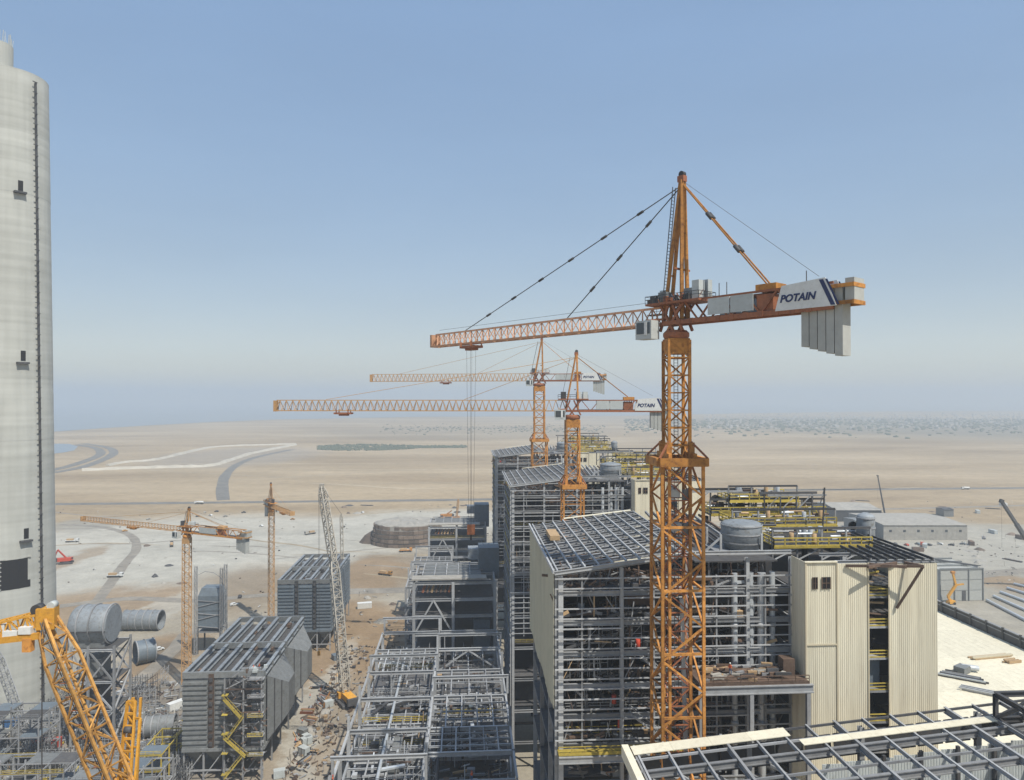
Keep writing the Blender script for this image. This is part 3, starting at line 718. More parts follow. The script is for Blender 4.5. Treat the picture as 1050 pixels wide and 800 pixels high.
    decks = [(54.5, 72.5, YF + 8, YF + 20, 93.6), (53, 74, YF + 23, YF + 31, 94.6), (52, 77, YF + 33, YF + 41, 95.2), (56, 71, YF + 33, YF + 40, 98.0)]
    for (x0, x1, y0, y1, z) in decks:
        bar('platform', t, (x0, (y0 + y1) / 2, z), (x1, (y0 + y1) / 2, z), y1 - y0, .3, 'grating'); bar('platform_edge', t, (x0, y0 - .05, z), (x1, y0 - .05, z), .12, .4, 'yellow')
        handrail(t, [(x0, y0, z + .2), (x1, y0, z + .2)], 'yellow', t=.16, h=1.4); handrail(t, [(x0, y1, z + .2), (x0, y0, z + .2)], 'yellow', t=.16, h=1.4)
        handrail(t, [(x0, y1, z + .2), (x1, y1, z + .2)], 'yellow', t=.16, h=1.4)
        n = int((x1 - x0) / 4.4)
        for i in range(n + 1):
            x = x0 + (x1 - x0) * i / n
            bar('post', t, (x, y0 + .6, 91), (x, y0 + .6, z + 3.2), .28, .28, 'steel')
            if i < n: bar('brace', t, (x, y0 + .5, 91.2), (x + (x1 - x0) / n, y0 + .5, z - .2), .2, .2, 'lsteel')
        bar('cross_beam', t, (x0, y0 + .6, z + 3.2), (x1, y0 + .6, z + 3.2), .3, .4, 'dsteel')
        for k in range(24 if near else 8):
            x = random.uniform(x0 + .5, x1 - 2); y = random.uniform(y0 + .8, y1 - 1); hh = random.uniform(.6, 2.2)
            if k % 3: bar('valve_pipe', t, (x, y, z + hh), (x + random.uniform(1.5, 4), y, z + hh), .45, .45, random.choice(('steel', 'steel', 'timber', 'primer', 'pipe', 'dsteel')), 'tube')
            else: bar('silencer', t, (x, y, z + .2), (x, y, z + .2 + hh * 1.3), .9, .9, random.choice(('pipe', 'duct', 'timber')), 'tube')
    bar('deck_sheet', t, (38, YF + 21, 92.9), (52, YF + 21, 92.9), 40, .2, 'grating')
    for i in range(9): bar('roof_truss_member', t, (38.5 + i * 1.5, YF + 12, 93.3), (40 + i * 1.5, YF + 41, 94.8 - .1 * i), .35, .45, random.choice(('dsteel', 'steel', 'primer')))
    ztop = 99.8
    for (x0, x1, y) in ((50, 63, YF + 40), (63.5, 74, YF + 33)):
        for i in range(4):
            x = x0 + (x1 - x0) * i / 3; bar('post', t, (x, y, 94.6), (x, y, ztop), .3, .3, 'dsteel')
            if i < 3: bar('brace', t, (x, y, 96), (x + (x1 - x0) / 3, y, ztop - .3), .22, .22, 'steel')
        bar('cross_beam', t, (x0 - 1, y, ztop), (x1 + 1, y, ztop), .4, .5, 'dsteel'); bar('cross_beam', t, (x0 - 1, y - 4, ztop), (x1 + 1, y - 4, ztop), .3, .4, 'steel')
    if near:
        for (px, py, y) in ((733, 511, 40), (741, 525, 38), (759, 518, 41), (790, 514, 41), (803, 519, 36), (809, 508, 41), (814, 523, 34), (829, 515, 40), (793, 533, 30), (874, 539, 17), (775, 505, 41)):
            p = PY(px, py, YF + y); b = MB(); n = 8
            b.rings([[p + Vector((r * math.cos(2 * math.pi * k / n), -q, r * math.sin(2 * math.pi * k / n))) for k in range(n)] for r, q in ((.35, -.6), (.75, -.2), (.85, .35))]); b.build('floodlight', 'tyre', t)
            bar('lamp_post', t, (p.x, p.y + .4, 93.6), (p.x, p.y + .4, p.z), .14, .14, 'dsteel')
        p = PY(843, 500, YF + 20); bar('mast_pole', t, (p.x, p.y, 93.6), (p.x + .5, p.y, p.z), .22, .22, 'dsteel')
        # loading deck half way up
        bar('loading_deck', t, (36.4, YF - 3.2, 75.6), (XT[0] - .1, YF - 3.2, 75.6), 6.6, .3, 'primer'); bar('deck_girder', t, (36.0, YF - 6.6, 74.8), (XT[0] + .4, YF - 6.6, 74.8), .5, 1.3, 'lsteel', 'ibeam')
        handrail(t, [(36.2, YF - 6.5, 75.7), (XT[0] - .2, YF - 6.5, 75.7)], 'primer', t=.1)
        for x in (36.4, 44.4, XT[0] - .4): bar('deck_post', t, (x, YF - 6.5, 20), (x, YF - 6.5, 74.2), .6, .6, 'steel', 'ibeam')
        for k in range(60):
            x = random.uniform(37, 50); y = YF - random.uniform(.8, 5.5); L = random.uniform(.5, 2.6); z = 75.9 + random.uniform(0, .8)
            bar('timber_piece', t, (x, y, z), (x + L, y + random.uniform(-.6, .6), z), random.uniform(.15, .6), random.uniform(.15, .5), random.choice(('timber', 'primer', 'primer', 'dsteel', 'gravelgrey', 'steel')))
        MB().box((51.6, YF - 3, 77.1), (1.9, 2, 2.6)).build('tool_box', 'primer', t)
        stair(t, (33, YF + .6, 64.2), (27, YF + .6, 68.6), 1.2, 'lsteel'); stair(t, (33, YF + 1.6, 73.7), (28, YF + 1.6, 78.6), 1.2, 'lsteel')
        # lower front apron: bottom beam with yellow walkway
        bar('walkway', t, (15, YF - 1.0, 63.3), (36, YF - 1.0, 63.3), 1.6, .3, 'yellow'); handrail(t, [(15, YF - 1.7, 63.4), (36, YF - 1.7, 63.4)], 'yellow', t=.1)
        bar('deck_girder', t, (15, YF - 1.9, 62.5), (36, YF - 1.9, 62.5), .4, 1.1, 'lsteel', 'ibeam')
        for z in (70, 58, 66, 79): bar('red_drum', t, (24.5 + z % 5, YF + 1.2, z), (24.5 + z % 5, YF + 1.2, z + 1.4), .8, .8, 'red', 'tube')
    return t
boiler(115.0, 'nearest boiler house, open grey steel front with beige left wall and stair tower', True, 0)
boiler(228.0, 'middle boiler house of the row, open steel frame behind the nearest roof', False, 1)
boiler(341.0, 'farthest boiler house of the row, its roof topped by a yellow platform', False, 2)

# ------------------------------------------------------------------ tower cranes
Z = Vector((0, 0, 1))
def text_mesh(s, size, shear, off=.02):
    cu = bpy.data.curves.new('lettering', 'FONT'); cu.body = s; cu.size = size; cu.shear = shear; cu.offset = off; cu.extrude = .02; cu.align_x = 'CENTER'; cu.align_y = 'CENTER'
    o = bpy.data.objects.new('lettering', cu); COL.objects.link(o)
    dg = bpy.context.evaluated_depsgraph_get(); me = bpy.data.meshes.new_from_object(o.evaluated_get(dg))
    bpy.data.objects.remove(o); me.materials.clear(); me.materials.append(M['navy']); return me
def tower_crane(label, base, u, zj, apex, mw, zcol, mw_low, jl, cl, big, cols, jh=2.7, zfoot=0, trolley=.84, ropez=20, rot=0, sign=True, lowz=58):
    """base: foot; u: jib direction; zj: height of the jib's lower chord; apex: height of the tower head"""
    cm, cj, cr = cols
    base = Vector((base[0], base[1], 0)); u = Vector((u[0], u[1], 0)).normalized(); v = Vector((-u.y, u.x, 0))
    t = thing('tower_crane', base, label, 'tower crane', 'tower cranes on the site')
    at = lambda a, b, z: base + u * a + v * b + Z * z
    upv = (math.cos(rot), math.sin(rot), 0)
    # ---- mast
    ztop = zj - 2.6
    if big:
        low = MB(); lw = lambda k, a, b, w, h=None: low.bar(a, b, w, h)
        lattice(lw, lw, base + Z * zfoot, base + Z * lowz, mw_low, mw_low, int((lowz - zfoot) / 4.6), .42, .24, upv)
        low.build('lower_mast', cm, t, kind='stuff')
        lattice(One(t, cm), One(t, cm), base + Z * lowz, base + Z * zcol, mw_low, mw_low, int(round((zcol - lowz) / 4.6)), .42, .27, upv, names=('mast_leg', 'mast_brace'), rungs=False)
        for k in range(int((zcol - lowz) / 9.2) + 1):
            z = zcol - k * 9.2
            for i in range(4):
                c = [(-1, -1), (1, -1), (1, 1), (-1, 1)]; a = c[i]; b = c[(i + 1) % 4]; h2 = mw_low / 2
                bar('mast_frame', t, base + Vector((a[0] * h2, a[1] * h2, z)), base + Vector((b[0] * h2, b[1] * h2, z)), .3, .35, cm)
        inner = One(t, cm)
        lattice(inner, inner, base + Z * zcol, base + Z * ztop, mw, mw, int(round((ztop - zcol) / 2.6)), .42, .2, upv, names=('mast_leg', 'mast_brace'))
        lattice(inner, None, base + Z * (zcol - 44), base + Z * zcol, mw, mw, 12, .40, .2, upv, names=('inner_mast_leg', 'inner_mast_brace'))
        br = MB(); lattice(None, lambda k, a, b, w, h=None: br.bar(a, b, w, h), base + Z * (zcol - 44), base + Z * zcol, mw, mw, 16, .4, .17, upv); br.build('inner_mast_bracing', 'rust', t, kind='stuff')
        # ladder inside the upper mast and a pipe inside the lower one
        b = MB(); 
        for q in (-.3, .3): b.bar(base + Vector((q, .2, zcol - 44)), base + Vector((q, .2, ztop)), .08)
        z = zcol - 44
        while z < ztop: b.bar(base + Vector((-.3, .2, z)), base + Vector((.3, .2, z)), .06); z += .45
        b.build('ladder', 'dsteel', t, kind='stuff')
        bar('riser_pipe', t, base + Vector((1.3, -.4, 62)), base + Vector((.6, -.4, 90)), .5, .5, 'panelgrey')
        for z in (zcol - 4.5, zcol - 9.5):
            bar('cable_reel', t, base + Vector((-1.4, -.6, z)), base + Vector((.2, -.6, z)), 1.2, 1.1, 'panelgrey'); bar('crate', t, base + Vector((.7, -.8, z - .3)), base + Vector((1.9, -.8, z - .3)), 1, 1.6, 'casing')
    else:
        ch = One(t, cm)
        br = MB(); bf = lambda k, a, b, w, h=None: br.bar(a, b, w, h)
        th = max(.2, mw * .1)
        if mw_low:
            lattice(ch, bf, base + Z * zfoot, base + Z * zcol, mw_low, mw_low, max(3, int((zcol - zfoot) / (mw_low * .8))), th * 1.2, th * .6, upv, names=('mast_leg', 'b'))
        lattice(ch, bf, base + Z * (zcol if mw_low else zfoot), base + Z * ztop, mw, mw, max(3, int((ztop - (zcol if mw_low else zfoot)) / (mw * .75))), th, th * .55, upv, names=('mast_leg', 'b'))
        br.build('mast_bracing', cm, t, kind='stuff')
    if mw_low:     # climbing collar between the two masts
        h2 = mw_low / 2 + .5
        for s_ in (-1, 1):
            bar('collar_beam', t, base + Vector((-h2, s_ * h2, zcol + .3)), base + Vector((h2, s_ * h2, zcol + .3)), .7, 1.2, cm)
            bar('collar_beam', t, base + Vector((s_ * h2, -h2 + .36, zcol + .3)), base + Vector((s_ * h2, h2 - .36, zcol + .3)), .7, 1.19, cm)
            bar('collar_beam', t, base + Vector((s_ * mw * .6, -h2 + .4, zcol + .9)), base + Vector((s_ * mw * .6, h2 - .4, zcol + .9)), .5, 1.3, cm)
        for sx in (-1, 1):
            for sy in (-1, 1):
                MB().box(base + Vector((sx * mw * .55, sy * mw * .55, zcol + 1.8)), (.8, .8, 2.6)).build('guide_block', cm, t)
                bar('collar_strut', t, base + Vector((sx * h2, sy * h2, zcol + .9)), base + Vector((sx * mw * .55, sy * mw * .55, zcol + 3.2)), .25, .25, cr)
    # ---- slewing ring, turntable
    b = MB(); w2 = mw / 2
    b.box(base + Z * (ztop - .9), (mw * 1.04, mw * 1.04, 2.3)); b.build('mast_head', cm, t)
    n = 20; b = MB(); b.rings([[base + Vector((r * math.cos(6.2832 * k / n), r * math.sin(6.2832 * k / n), z)) for k in range(n)] for r, z in ((w2 * 1.15, ztop + .3), (w2 * 1.25, ztop + .6), (w2 * 1.25, ztop + 1.1), (w2 * 1.0, ztop + 1.5))]); b.build('slewing_ring', cr, t)
    for s_ in (-1, 1):
        for a0, a1 in ((-1, -.2), (1, .3), (-.2, 1), (.3, -1)):
            bar('turntable_strut', t, at(a0 * w2 * 1.3, s_ * w2 * .8, ztop + 1.4), at(a1 * w2 * 1.2, s_ * w2 * .8, zj + jh), .35, .35, cr)
    # ---- tower head
    ah = at(-.6, 0, apex)
    for s_ in (-1, 1):
        bar('head_leg', t, at(-1.6, s_ * w2 * .5, zj), at(-1.3, s_ * .25, apex - .4), .5 if big else mw * .12, None, cm)
        bar('head_leg', t, at(w2 * 1.1, s_ * w2 * .5, zj), at(-1.0, s_ * .2, apex - .6), .42 if big else mw * .11, None, cm)
    for k in range(1, 6):
        f = k / 6; bar('head_brace', t, at(w2 * 1.1 * (1 - f) - 1.0 * f, -w2 * .5 * (1 - f) - .2 * f, zj + (apex - zj) * f), at(w2 * 1.1 * (1 - f) - 1.0 * f, w2 * .5 * (1 - f) + .2 * f, zj + (apex - zj) * f), .2, .2, cm)
    bar('head_cap', t, at(-1.7, 0, apex - .2), at(-.6, 0, apex - .2), .9, .9, cr)
    bar('head_pulley', t, at(-1.2, -.35, apex + .5), at(-1.2, .35, apex + .5), .9, .9, 'dsteel', 'pipe')
    b = MB()
    p0, p1 = at(w2 * 1.7, -.4, zj + jh), at(.6, -.4, apex - 1)
    for s_ in (-.35, .35): b.bar(p0 + v * s_, p1 + v * s_, .1)
    for k in range(int((p1 - p0).length / .5)): q = p0.lerp(p1, k / int((p1 - p0).length / .5)); b.bar(q - v * .35, q + v * .35, .07)
    b.build('head_ladder', 'dsteel', t, kind='stuff')
    bar('crossbar', t, at(-.8, -2.2, zj + (apex - zj) * .37), at(-.8, 1.6, zj + (apex - zj) * .37), .28, .28, cr)
    # ---- jib: two lower chords, one upper chord, zigzag bracing
    jw = 2.2; step = 2.0 if big else 1.9; nj = int(jl / step)
    jib = MB().bar(at(w2, 0, zj + jh), at(jl, 0, zj + jh), .32 if big else .24).build('jib', cj, t)
    for s_ in (-1, 1): bar('jib_chord', jib, at(w2 * .8, s_ * jw / 2, zj), at(jl, s_ * jw / 2, zj), .34 if big else .26, .3 if big else .24, cj)
    jm = MB(); je = (lambda a, b_, w: bar('jib_brace', jib, a, b_, w, w, cj)) if big else (lambda a, b_, w: jm.bar(a, b_, w))
    for k in range(nj):
        a0 = w2 + (jl - w2) * k / nj; a1 = w2 + (jl - w2) * (k + 1) / nj; am = (a0 + a1) / 2; wb = .16 if big else .13
        for s_ in (-1, 1):
            je(at(a0, s_ * jw / 2, zj), at(am, 0, zj + jh), wb); je(at(am, 0, zj + jh), at(a1, s_ * jw / 2, zj), wb)
        je(at(a0, -jw / 2, zj), at(a1 if k % 2 else a0, jw / 2, zj), wb)
    if not big: jm.build('jib_bracing', cj, jib, kind='stuff')
    MB().box(at(jl + .25, 0, zj + jh * .45), (.6, 2.4, jh * 1.05), math.atan2(u.y, u.x)).build('jib_nose', cj, t)
    if big:
        b = MB(); b.bar(at(w2, 0, zj + jh + 1), at(jl * .98, 0, zj + jh + .9), .05); b.build('safety_line', 'rope', t)
    # trolley, hook block, ropes
    ta = jl * trolley
    tr = MB().box(at(ta, 0, zj - .75), (4.6 if big else 5, 2.6, .5), math.atan2(u.y, u.x)).build('trolley', cr, t)
    for q in (-1.7, 1.7):
        for s_ in (-1, 1): bar('trolley_hanger', tr, at(ta + q, s_ * 1.35, zj - .7), at(ta + q, s_ * 1.35, zj + .3), .3, .3, cr)
    bar('trolley_basket', tr, at(ta - 1.5, 0, zj - 1.2), at(ta + 1.2, 0, zj - 1.2), 1.4, .5, cr)
    if ropez is not None:
        for q, s_ in ((-.9, -.5), (-.9, .5), (.9, -.5), (.9, .5)):
            bar('hoist_rope', t, at(ta + q, s_, zj - 1), at(ta + q * .5, s_ * .5, ropez + 2), .05 if big else .05, None, 'rope', 'tube')
        MB().box(at(ta, 0, ropez + 1), (1.6, .9, 2.0)).build('hook_block', cr, t)
        bar('hook', t, at(ta, 0, ropez - 1.2), at(ta, 0, ropez + .2), .35, .35, 'dsteel')
    # pendants
    def pendant(a, b, w, m, links=0, name='tie_bar'):
        bar(name, t, a, b, w, w, m, 'tube')
        for k in range(1, links + 1):
            q = a.lerp(b, k / (links + 1)); d = (b - a).normalized(); bar('tie_coupling', t, q - d * .6, q + d * .6, w * 2.6, w * 2.6, 'dsteel', 'tube')
    ts = .17 if big else .13
    pendant(at(-.9, 0, apex - 1.2), at(jl * .83, 0, zj + jh + .2), ts, 'dsteel' if big else cj, 6 if big else 0)
    pendant(at(-.9, .1, apex - 1.4), at(jl * .36, .1, zj + jh + .2), ts, 'dsteel' if big else cj, 3 if big else 0)
    # ---- counter-jib
    zc = zj; ch = 3.0
    for s_ in (-1, 1):
        bar('counter_jib_chord', t, at(w2, s_ * 1.3, zc), at(-cl, s_ * 1.3, zc), .45, .6, cr)
        bar('counter_jib_chord', t, at(-w2 * .6, s_ * 1.3, zc + ch), at(-cl, s_ * 1.3, zc + ch), .25, .3, cr)
        nb = int(cl / 2.4)
        for k in range(nb):
            a0 = -cl * k / nb; a1 = -cl * (k + 1) / nb
            if big: bar('counter_jib_brace', t, at(a0, s_ * 1.3, zc + (ch if k % 2 else 0)), at(a1, s_ * 1.3, zc + (0 if k % 2 else ch)), .22, .22, cr)
            elif s_ == 1: bar('counter_jib_brace', t, at(a0, s_ * 1.3, zc + (ch if k % 2 else 0)), at(a1, s_ * 1.3, zc + (0 if k % 2 else ch)), .2, .2, cr)
    bar('walkway_deck', t, at(-1.5, 0, zc + .36), at(-cl, 0, zc + .36), 2.2, .12, 'grating')
    ang = math.atan2(-u.y, -u.x)
    # side panels and the name board
    c0, c1, c2, c3 = .27, .56, .70, .985
    for s_ in (-1, 1):
        o = s_ * 1.5
        for a0, a1 in ((c0, (c0 + c1) / 2 - .004), ((c0 + c1) / 2 + .004, c1)):
            bar('side_panel', t, at(-cl * a0, o, zc + 1.7), at(-cl * a1, o, zc + 1.7), .12, ch - .7, 'panelgrey')
        if sign:
            b = MB(); q0, q1 = -cl * c2, -cl * c3; hh = .5
            pts = [at(q0 + .2, o, zc + .1), at(q1 - .9, o, zc + .1), at(q1 + .5, o, zc + ch + .7), at(q0 - .7, o, zc + ch + .3)]
            off = v * (.12 * s_)
            f = [(0, 1, 2, 3), (7, 6, 5, 4), (0, 4, 5, 1), (1, 5, 6, 2), (2, 6, 7, 3), (3, 7, 4, 0)]
            b.poly(pts + [p + off for p in pts], f); board = b.build('name_board', 'white', t)
            for k in (0, 1):
                w_ = .28 if k else .55; x0 = q1 + .55 - k * .8
                pp = [at(x0 - .75, o, zc + .2), at(x0 - .75 - w_, o, zc + .2), at(x0 + .75 - w_, o, zc + ch + .5), at(x0 + .75, o, zc + ch + .5)]
                bb = MB(); bb.poly([p + off * 1.15 for p in pp] + [p + off * 1.3 for p in pp], f); bb.build('blue_stripe', 'navy', board)
            me = text_mesh('POTAIN', 1.3, .25, .05)
            tx = put('lettering', me, board, at(q0 - 2.85, o, zc + ch * .52) + off * 1.3)
            d = -u if s_ > 0 else u          # reading direction seen from outside
            # outside normal is v*s_
            nrm = v * s_; xdir = Z.cross(nrm); 
            tx.rotation_euler = Matrix((xdir, Z, nrm)).transposed().to_4x4().to_euler()
    MB().box(at(-cl * .62, 0, zc + 1.5), (2.4, 2.2, 2.2), ang).build('winch_drum', 'rust', t)
    for k in range(6): bar('winch_frame', t, at(-cl * (.57 + .022 * k), -1.45, zc + .3), at(-cl * (.59 + .02 * k), -1.45, zc + ch), .2, .2, 'rust')
    # counterweights
    nw = 5
    for k in range(nw):
        a = -cl + 4.0 - k * 1.08 if big else -cl + 3 - k * 1.0
        zt_, zb = zc + (2.6 if k > 1 else 1.2), zc - (4.7 + .33 * k)
        MB().box(at(a - .2, 0, (zt_ + zb) / 2), (.98 if big else .9, 2.1, zt_ - zb), ang).build('counterweight', 'cw', t)
    MB().box(at(-cl - 2.0, 0, zc + 1.9), (1.1, 2.6, 2.9), ang).build('counterweight', 'cw', t)
    for z in (.4, 2.5):
        for s_ in (-1, 1): bar('weight_cradle', t, at(-cl + 2, s_ * 1.45, zc + z), at(-cl - 2.4, s_ * 1.45, zc + z), .22, .45, cm)
        bar('weight_cradle', t, at(-cl - 2.5, -1.55, zc + z), at(-cl - 2.5, 1.55, zc + z), .22, .5, cm)
    # heavy rear pendants
    for s_ in (-.5, .5):
        pendant(at(-1.5, s_ * .4, apex - 1.2), at(-cl * .62, s_, zc + ch + 1.0), .24 if big else .2, cm, 2 if big else 0, 'rear_tie')
    MB().box(at(-cl * .63, 0, zc + ch + .5), (3.0, 2.6, .9), ang).build('tie_anchor', cm, t)
    bar('rear_rope', t, at(-.6, 0, apex), at(-cl * .9, 0, zc + ch + 1.2), .06, None, 'rope', 'tube')
    # ---- cab, machinery deck
    cv = 1
    cc = at(w2 * 1.15 + 1.4, cv * (w2 + 1.3), zj - 1.0)
    cab = MB().box(cc, (3.0, 1.9, 2.8), math.atan2(u.y, u.x)).build('operator_cab', 'panelgrey', t)
    cu_ = lambda a, b, z: cc + u * a + v * b + Z * z
    for a0, b0, sa, sb in ((1.53, 0, .06, 1.6), (0, -.98, 2.5, .06), (0, .98, 2.5, .06)):
        MB().box(cu_(a0, b0, .25), (sa, sb, 1.7), math.atan2(u.y, u.x)).build('cab_window', 'glass', cab)
    MB().box(cu_(-.5, 1.03, .2), (.5, .06, 2.0), math.atan2(u.y, u.x)).build('cab_post', 'white', cab)
    bar('cab_bracket', t, at(w2 * .8, cv * w2, zj + .6), cu_(0, 0, 1.45), .3, .3, cr)
    if big:
        bar('machinery_deck', t, at(4.2, 0, zj + jh + .35), at(-5.5, 0, zj + jh + .35), 4.2, .3, cr)
        rail_pts = [at(4.2, -2.1, zj + jh + .5), at(-5.5, -2.1, zj + jh + .5), at(-5.5, 2.1, zj + jh + .5), at(4.2, 2.1, zj + jh + .5), at(4.2, -2.1, zj + jh + .5)]
        handrail(t, rail_pts, 'dsteel', t=.06, step=1.2, toe=False)
        for (a, b_, sx, sy, sz, m) in ((2.6, -.9, 1.4, 1.2, 2.2, 'panelgrey'), (1.4, .9, 1.5, 1.3, 1.6, 'casing'), (3.5, .8, .9, .9, 1.3, 'dsteel'), (-2.6, -1.0, 1.3, 1.1, 1.3, 'panelgrey'), (-3.4, .9, 1.8, 1.2, 1.7, 'casing'), (-4.7, -.9, 1.3, 1.1, 2.9, 'panelgrey'), (-4.6, .9, 1.2, 1.4, 2.7, 'panelgrey'), (0.6, -1.4, .8, .7, 1.2, 'dsteel')):
            MB().box(at(a, b_, zj + jh + .5 + sz / 2), (sx, sy, sz), math.atan2(u.y, u.x)).build('control_cabinet', m, t)
        for m_ in ('dsteel', 'panelgrey', 'rust'):
            c = MB()
            for _ in range(26):
                q = at(random.uniform(-5.2, 4.4), random.uniform(-1.9, 1.9), zj + jh + .5); r_ = random.random()
                if r_ < .5: c.box(q + Z * .4, (random.uniform(.2, .7), random.uniform(.2, .7), random.uniform(.4, 1.4)), random.random())
                else: c.bar(q, q + Vector((random.uniform(-1, 1), random.uniform(-1, 1), random.uniform(.3, 1.6))), random.uniform(.06, .16))
            c.build('machinery_clutter', m_, t, kind='stuff')
        for k in range(10): bar('gusset_plate', t, at(-cl * (.05 + .09 * k), 1.55, zc), at(-cl * (.05 + .09 * k) - .7, 1.55, zc), .08, .8, 'rust')
        bar('hoist_motor', t, at(-1.8, -1.2, zj + jh + 1.3), at(-1.8, .8, zj + jh + 1.3), 1.1, 1.1, 'panelgrey', 'pipe')
        bar('side_gangway', t, at(4.5, -3, zj + 2.0), at(7.5, -3, zj + 2.0), 1.2, .15, 'dsteel')
        handrail(t, [at(4.4, -3.6, zj + 2.05), at(7.6, -3.6, zj + 2.05)], 'dsteel', t=.06, step=1, toe=False)
        for a in (.34, .39, .86): bar('rail_post', t, at(-cl * a, 1.3, zc + ch), at(-cl * a, 1.3, zc + ch + 1.9), .09, .09, 'dsteel')
    else:
        bar('machinery_deck', t, at(4, 0, zj + jh + .3), at(-4.5, 0, zj + jh + .3), 3.6, .3, cr)
        for a in (2.5, -1.8, -3.6): MB().box(at(a, 0, zj + jh + 1.4), (1.3, 1.6, 2.0)).build('control_cabinet', 'panelgrey' if a < 0 else 'dsteel', t)
        handrail(t, [at(4, -1.8, zj + jh + .5), at(-4.5, -1.8, zj + jh + .5)], 'dsteel', t=.1, step=1.5, toe=False)
    return t
def udir(dl, dd): q = W(dl, dd); return (q.x, q.y)
OR = ('orange', 'orange_f', 'rust')
b1 = PY(694, 600, 105.5)
tower_crane('large orange tower crane with a name board standing before the nearest boiler house', (b1.x, b1.y), udir(-289, 345), 131.2, 152.9, 3.1, 110.3, 6.1, 64.4, 24.6, True, OR, jh=2.6, ropez=92, trolley=.80)
b2 = PY(587, 600, 200)
tower_crane('orange tower crane whose long low jib reaches farthest left, behind the nearest boiler house', (b2.x, b2.y), udir(-1, .055), 116.3, 132.6, 3.6, 95, 5.6, 85, 25, False, ('orange', 'tan_o', 'rust'), jh=3.0, ropez=None, trolley=.77)
b3 = PY(553, 600, 315)
tower_crane('hazy orange tower crane by the farthest boiler house, its jib just above the middle crane', (b3.x, b3.y), udir(-1, .14), 127.5, 146, 4.4, 101, 6.4, 77, 27, False, ('orange', 'tan_o', 'rust'), jh=3.2, ropez=None, trolley=.55)
b4 = G(191, 702)
tower_crane('small ochre tower crane with a tilted-looking jib left of the near precipitator', (b4.x, b4.y), udir(-63, 29), 63.8, 73.5, 2.8, 0, 0, 66, 32, False, ('tan_o', 'tan_o', 'orange'), jh=2.0, ropez=None, trolley=.5, sign=False)
b5 = G(278, 640)
tower_crane('small orange tower crane with a short jib beside the far precipitator', (b5.x, b5.y), udir(20, -28), 62, 74, 2.6, 0, 0, 33, 7, False, ('tan_o', 'tan_o', 'orange'), jh=2.0, ropez=None, trolley=.6, sign=False)

# ------------------------------------------------------------------ crawler cranes
def boom(t, a, b, w0, w1, wt, n, cm, wc, wb, single=True, taper=.1, names=('boom_chord', 'boom_brace')):
    a = Vector(a); b = Vector(b); e = One(t, cm) if single else None
    m_ = MB(); bf = e or (lambda k, p, q, w, h=None: m_.bar(p, q, w, h))
    segs = ((0, taper, w0, wt), (taper, 1 - taper, wt, wt), (1 - taper, 1, wt, w1))
    for f0, f1, x0, x1 in segs:
        nn = max(2, round(n * (f1 - f0)))
        lattice(One(t, cm), bf, a.lerp(b, f0), a.lerp(b, f1), x0, x0, nn, wc, wb, None, x1, x1, names=names, rungs=single)
    if not single: m_.build('boom_bracing', cm, t, kind='stuff')
def crawler_body(t, c, ang, m, s=1.0):
    c = Vector(c); cx, sx = math.cos(ang), math.sin(ang)
    L = lambda a, b, z: c + Vector((a * cx - b * sx, a * sx + b * cx, z)) 
    for q in (-1, 1):
        bb = MB(); pr = [(-4, .3), (-3.6, 0), (3.6, 0), (4, .3), (4, 1.0), (3.6, 1.3), (-3.6, 1.3), (-4, 1.0)]
        bb.rings([[L(x * s, (q * 2.6 + o) * s, z * s) for x, z in pr] for o in (-.55, .55)]); bb.build('crawler_track', 'dsteel', t)
    MB().box(L(0, 0, 1.3 * s), (3.2 * s, 4.2 * s, .9 * s), ang).build('car_body', 'dsteel', t)
    MB().box(L(-1.2 * s, 0, 2.9 * s), (8 * s, 3.2 * s, 2.1 * s), ang).build('engine_house', m, t)
    MB().box(L(-5.6 * s, 0, 2.8 * s), (1.4 * s, 4.2 * s, 2.2 * s), ang).build('counterweight', 'dsteel', t)
    cb = MB().box(L(2.6 * s, 1.9 * s, 2.8 * s), (1.9 * s, 1.3 * s, 2.0 * s), ang).build('operator_cab', m, t)
    MB().box(L(2.9 * s, 1.9 * s, 3.1 * s), (1.5 * s, 1.36 * s, 1.1 * s), ang).build('cab_window', 'glass', cb)
# white lattice boom crane in the lane
f = G(356, 722); f.z = 0
t = thing('crawler_crane', f, 'cream white lattice boom crane standing in the lane left of the pipe rack', 'crane')
crawler_body(t, f, R(120), 'byellow', 1.1)
k1 = PY(342, 576, 300); top = PY(330, 499, 306)
boom(t, f + Vector((-.6, .8, 2.6)), k1, 1.3, 2.4, 3.3, 22, 'creamboom', .42, .26)
boom(t, k1, top, 1.8, 1.0, 2.6, 12, 'creamboom', .38, .25)
tip2 = PY(352, 545, 296); boom(t, k1 + Vector((3.5, 0, 1)), PY(350, 527, 303), .6, .5, 1.1, 8, 'creamboom', .22, .15, False)
bar('jib_stay', t, top, PY(350, 527, 303), .15, None, 'rope', 'tube'); bar('jib_stay', t, PY(350, 527, 303), f + Vector((-4, -2, 4)), .12, None, 'rope', 'tube')
MB().box(top + Vector((0, 0, .3)), (1.8, 1.4, 1.6)).build('boom_head', 'creamboom', t)
for k in range(2): bar('hoist_rope', t, top + Vector((-1.2 + .5 * k, -.6, 0)), Vector((top.x - 1.2 + .5 * k, top.y - .6, 14)), .1, None, 'rope', 'tube')
MB().box((top.x - .9, top.y - .6, 13), (1.1, .8, 1.8)).build('hook_block', 'byellow', t)
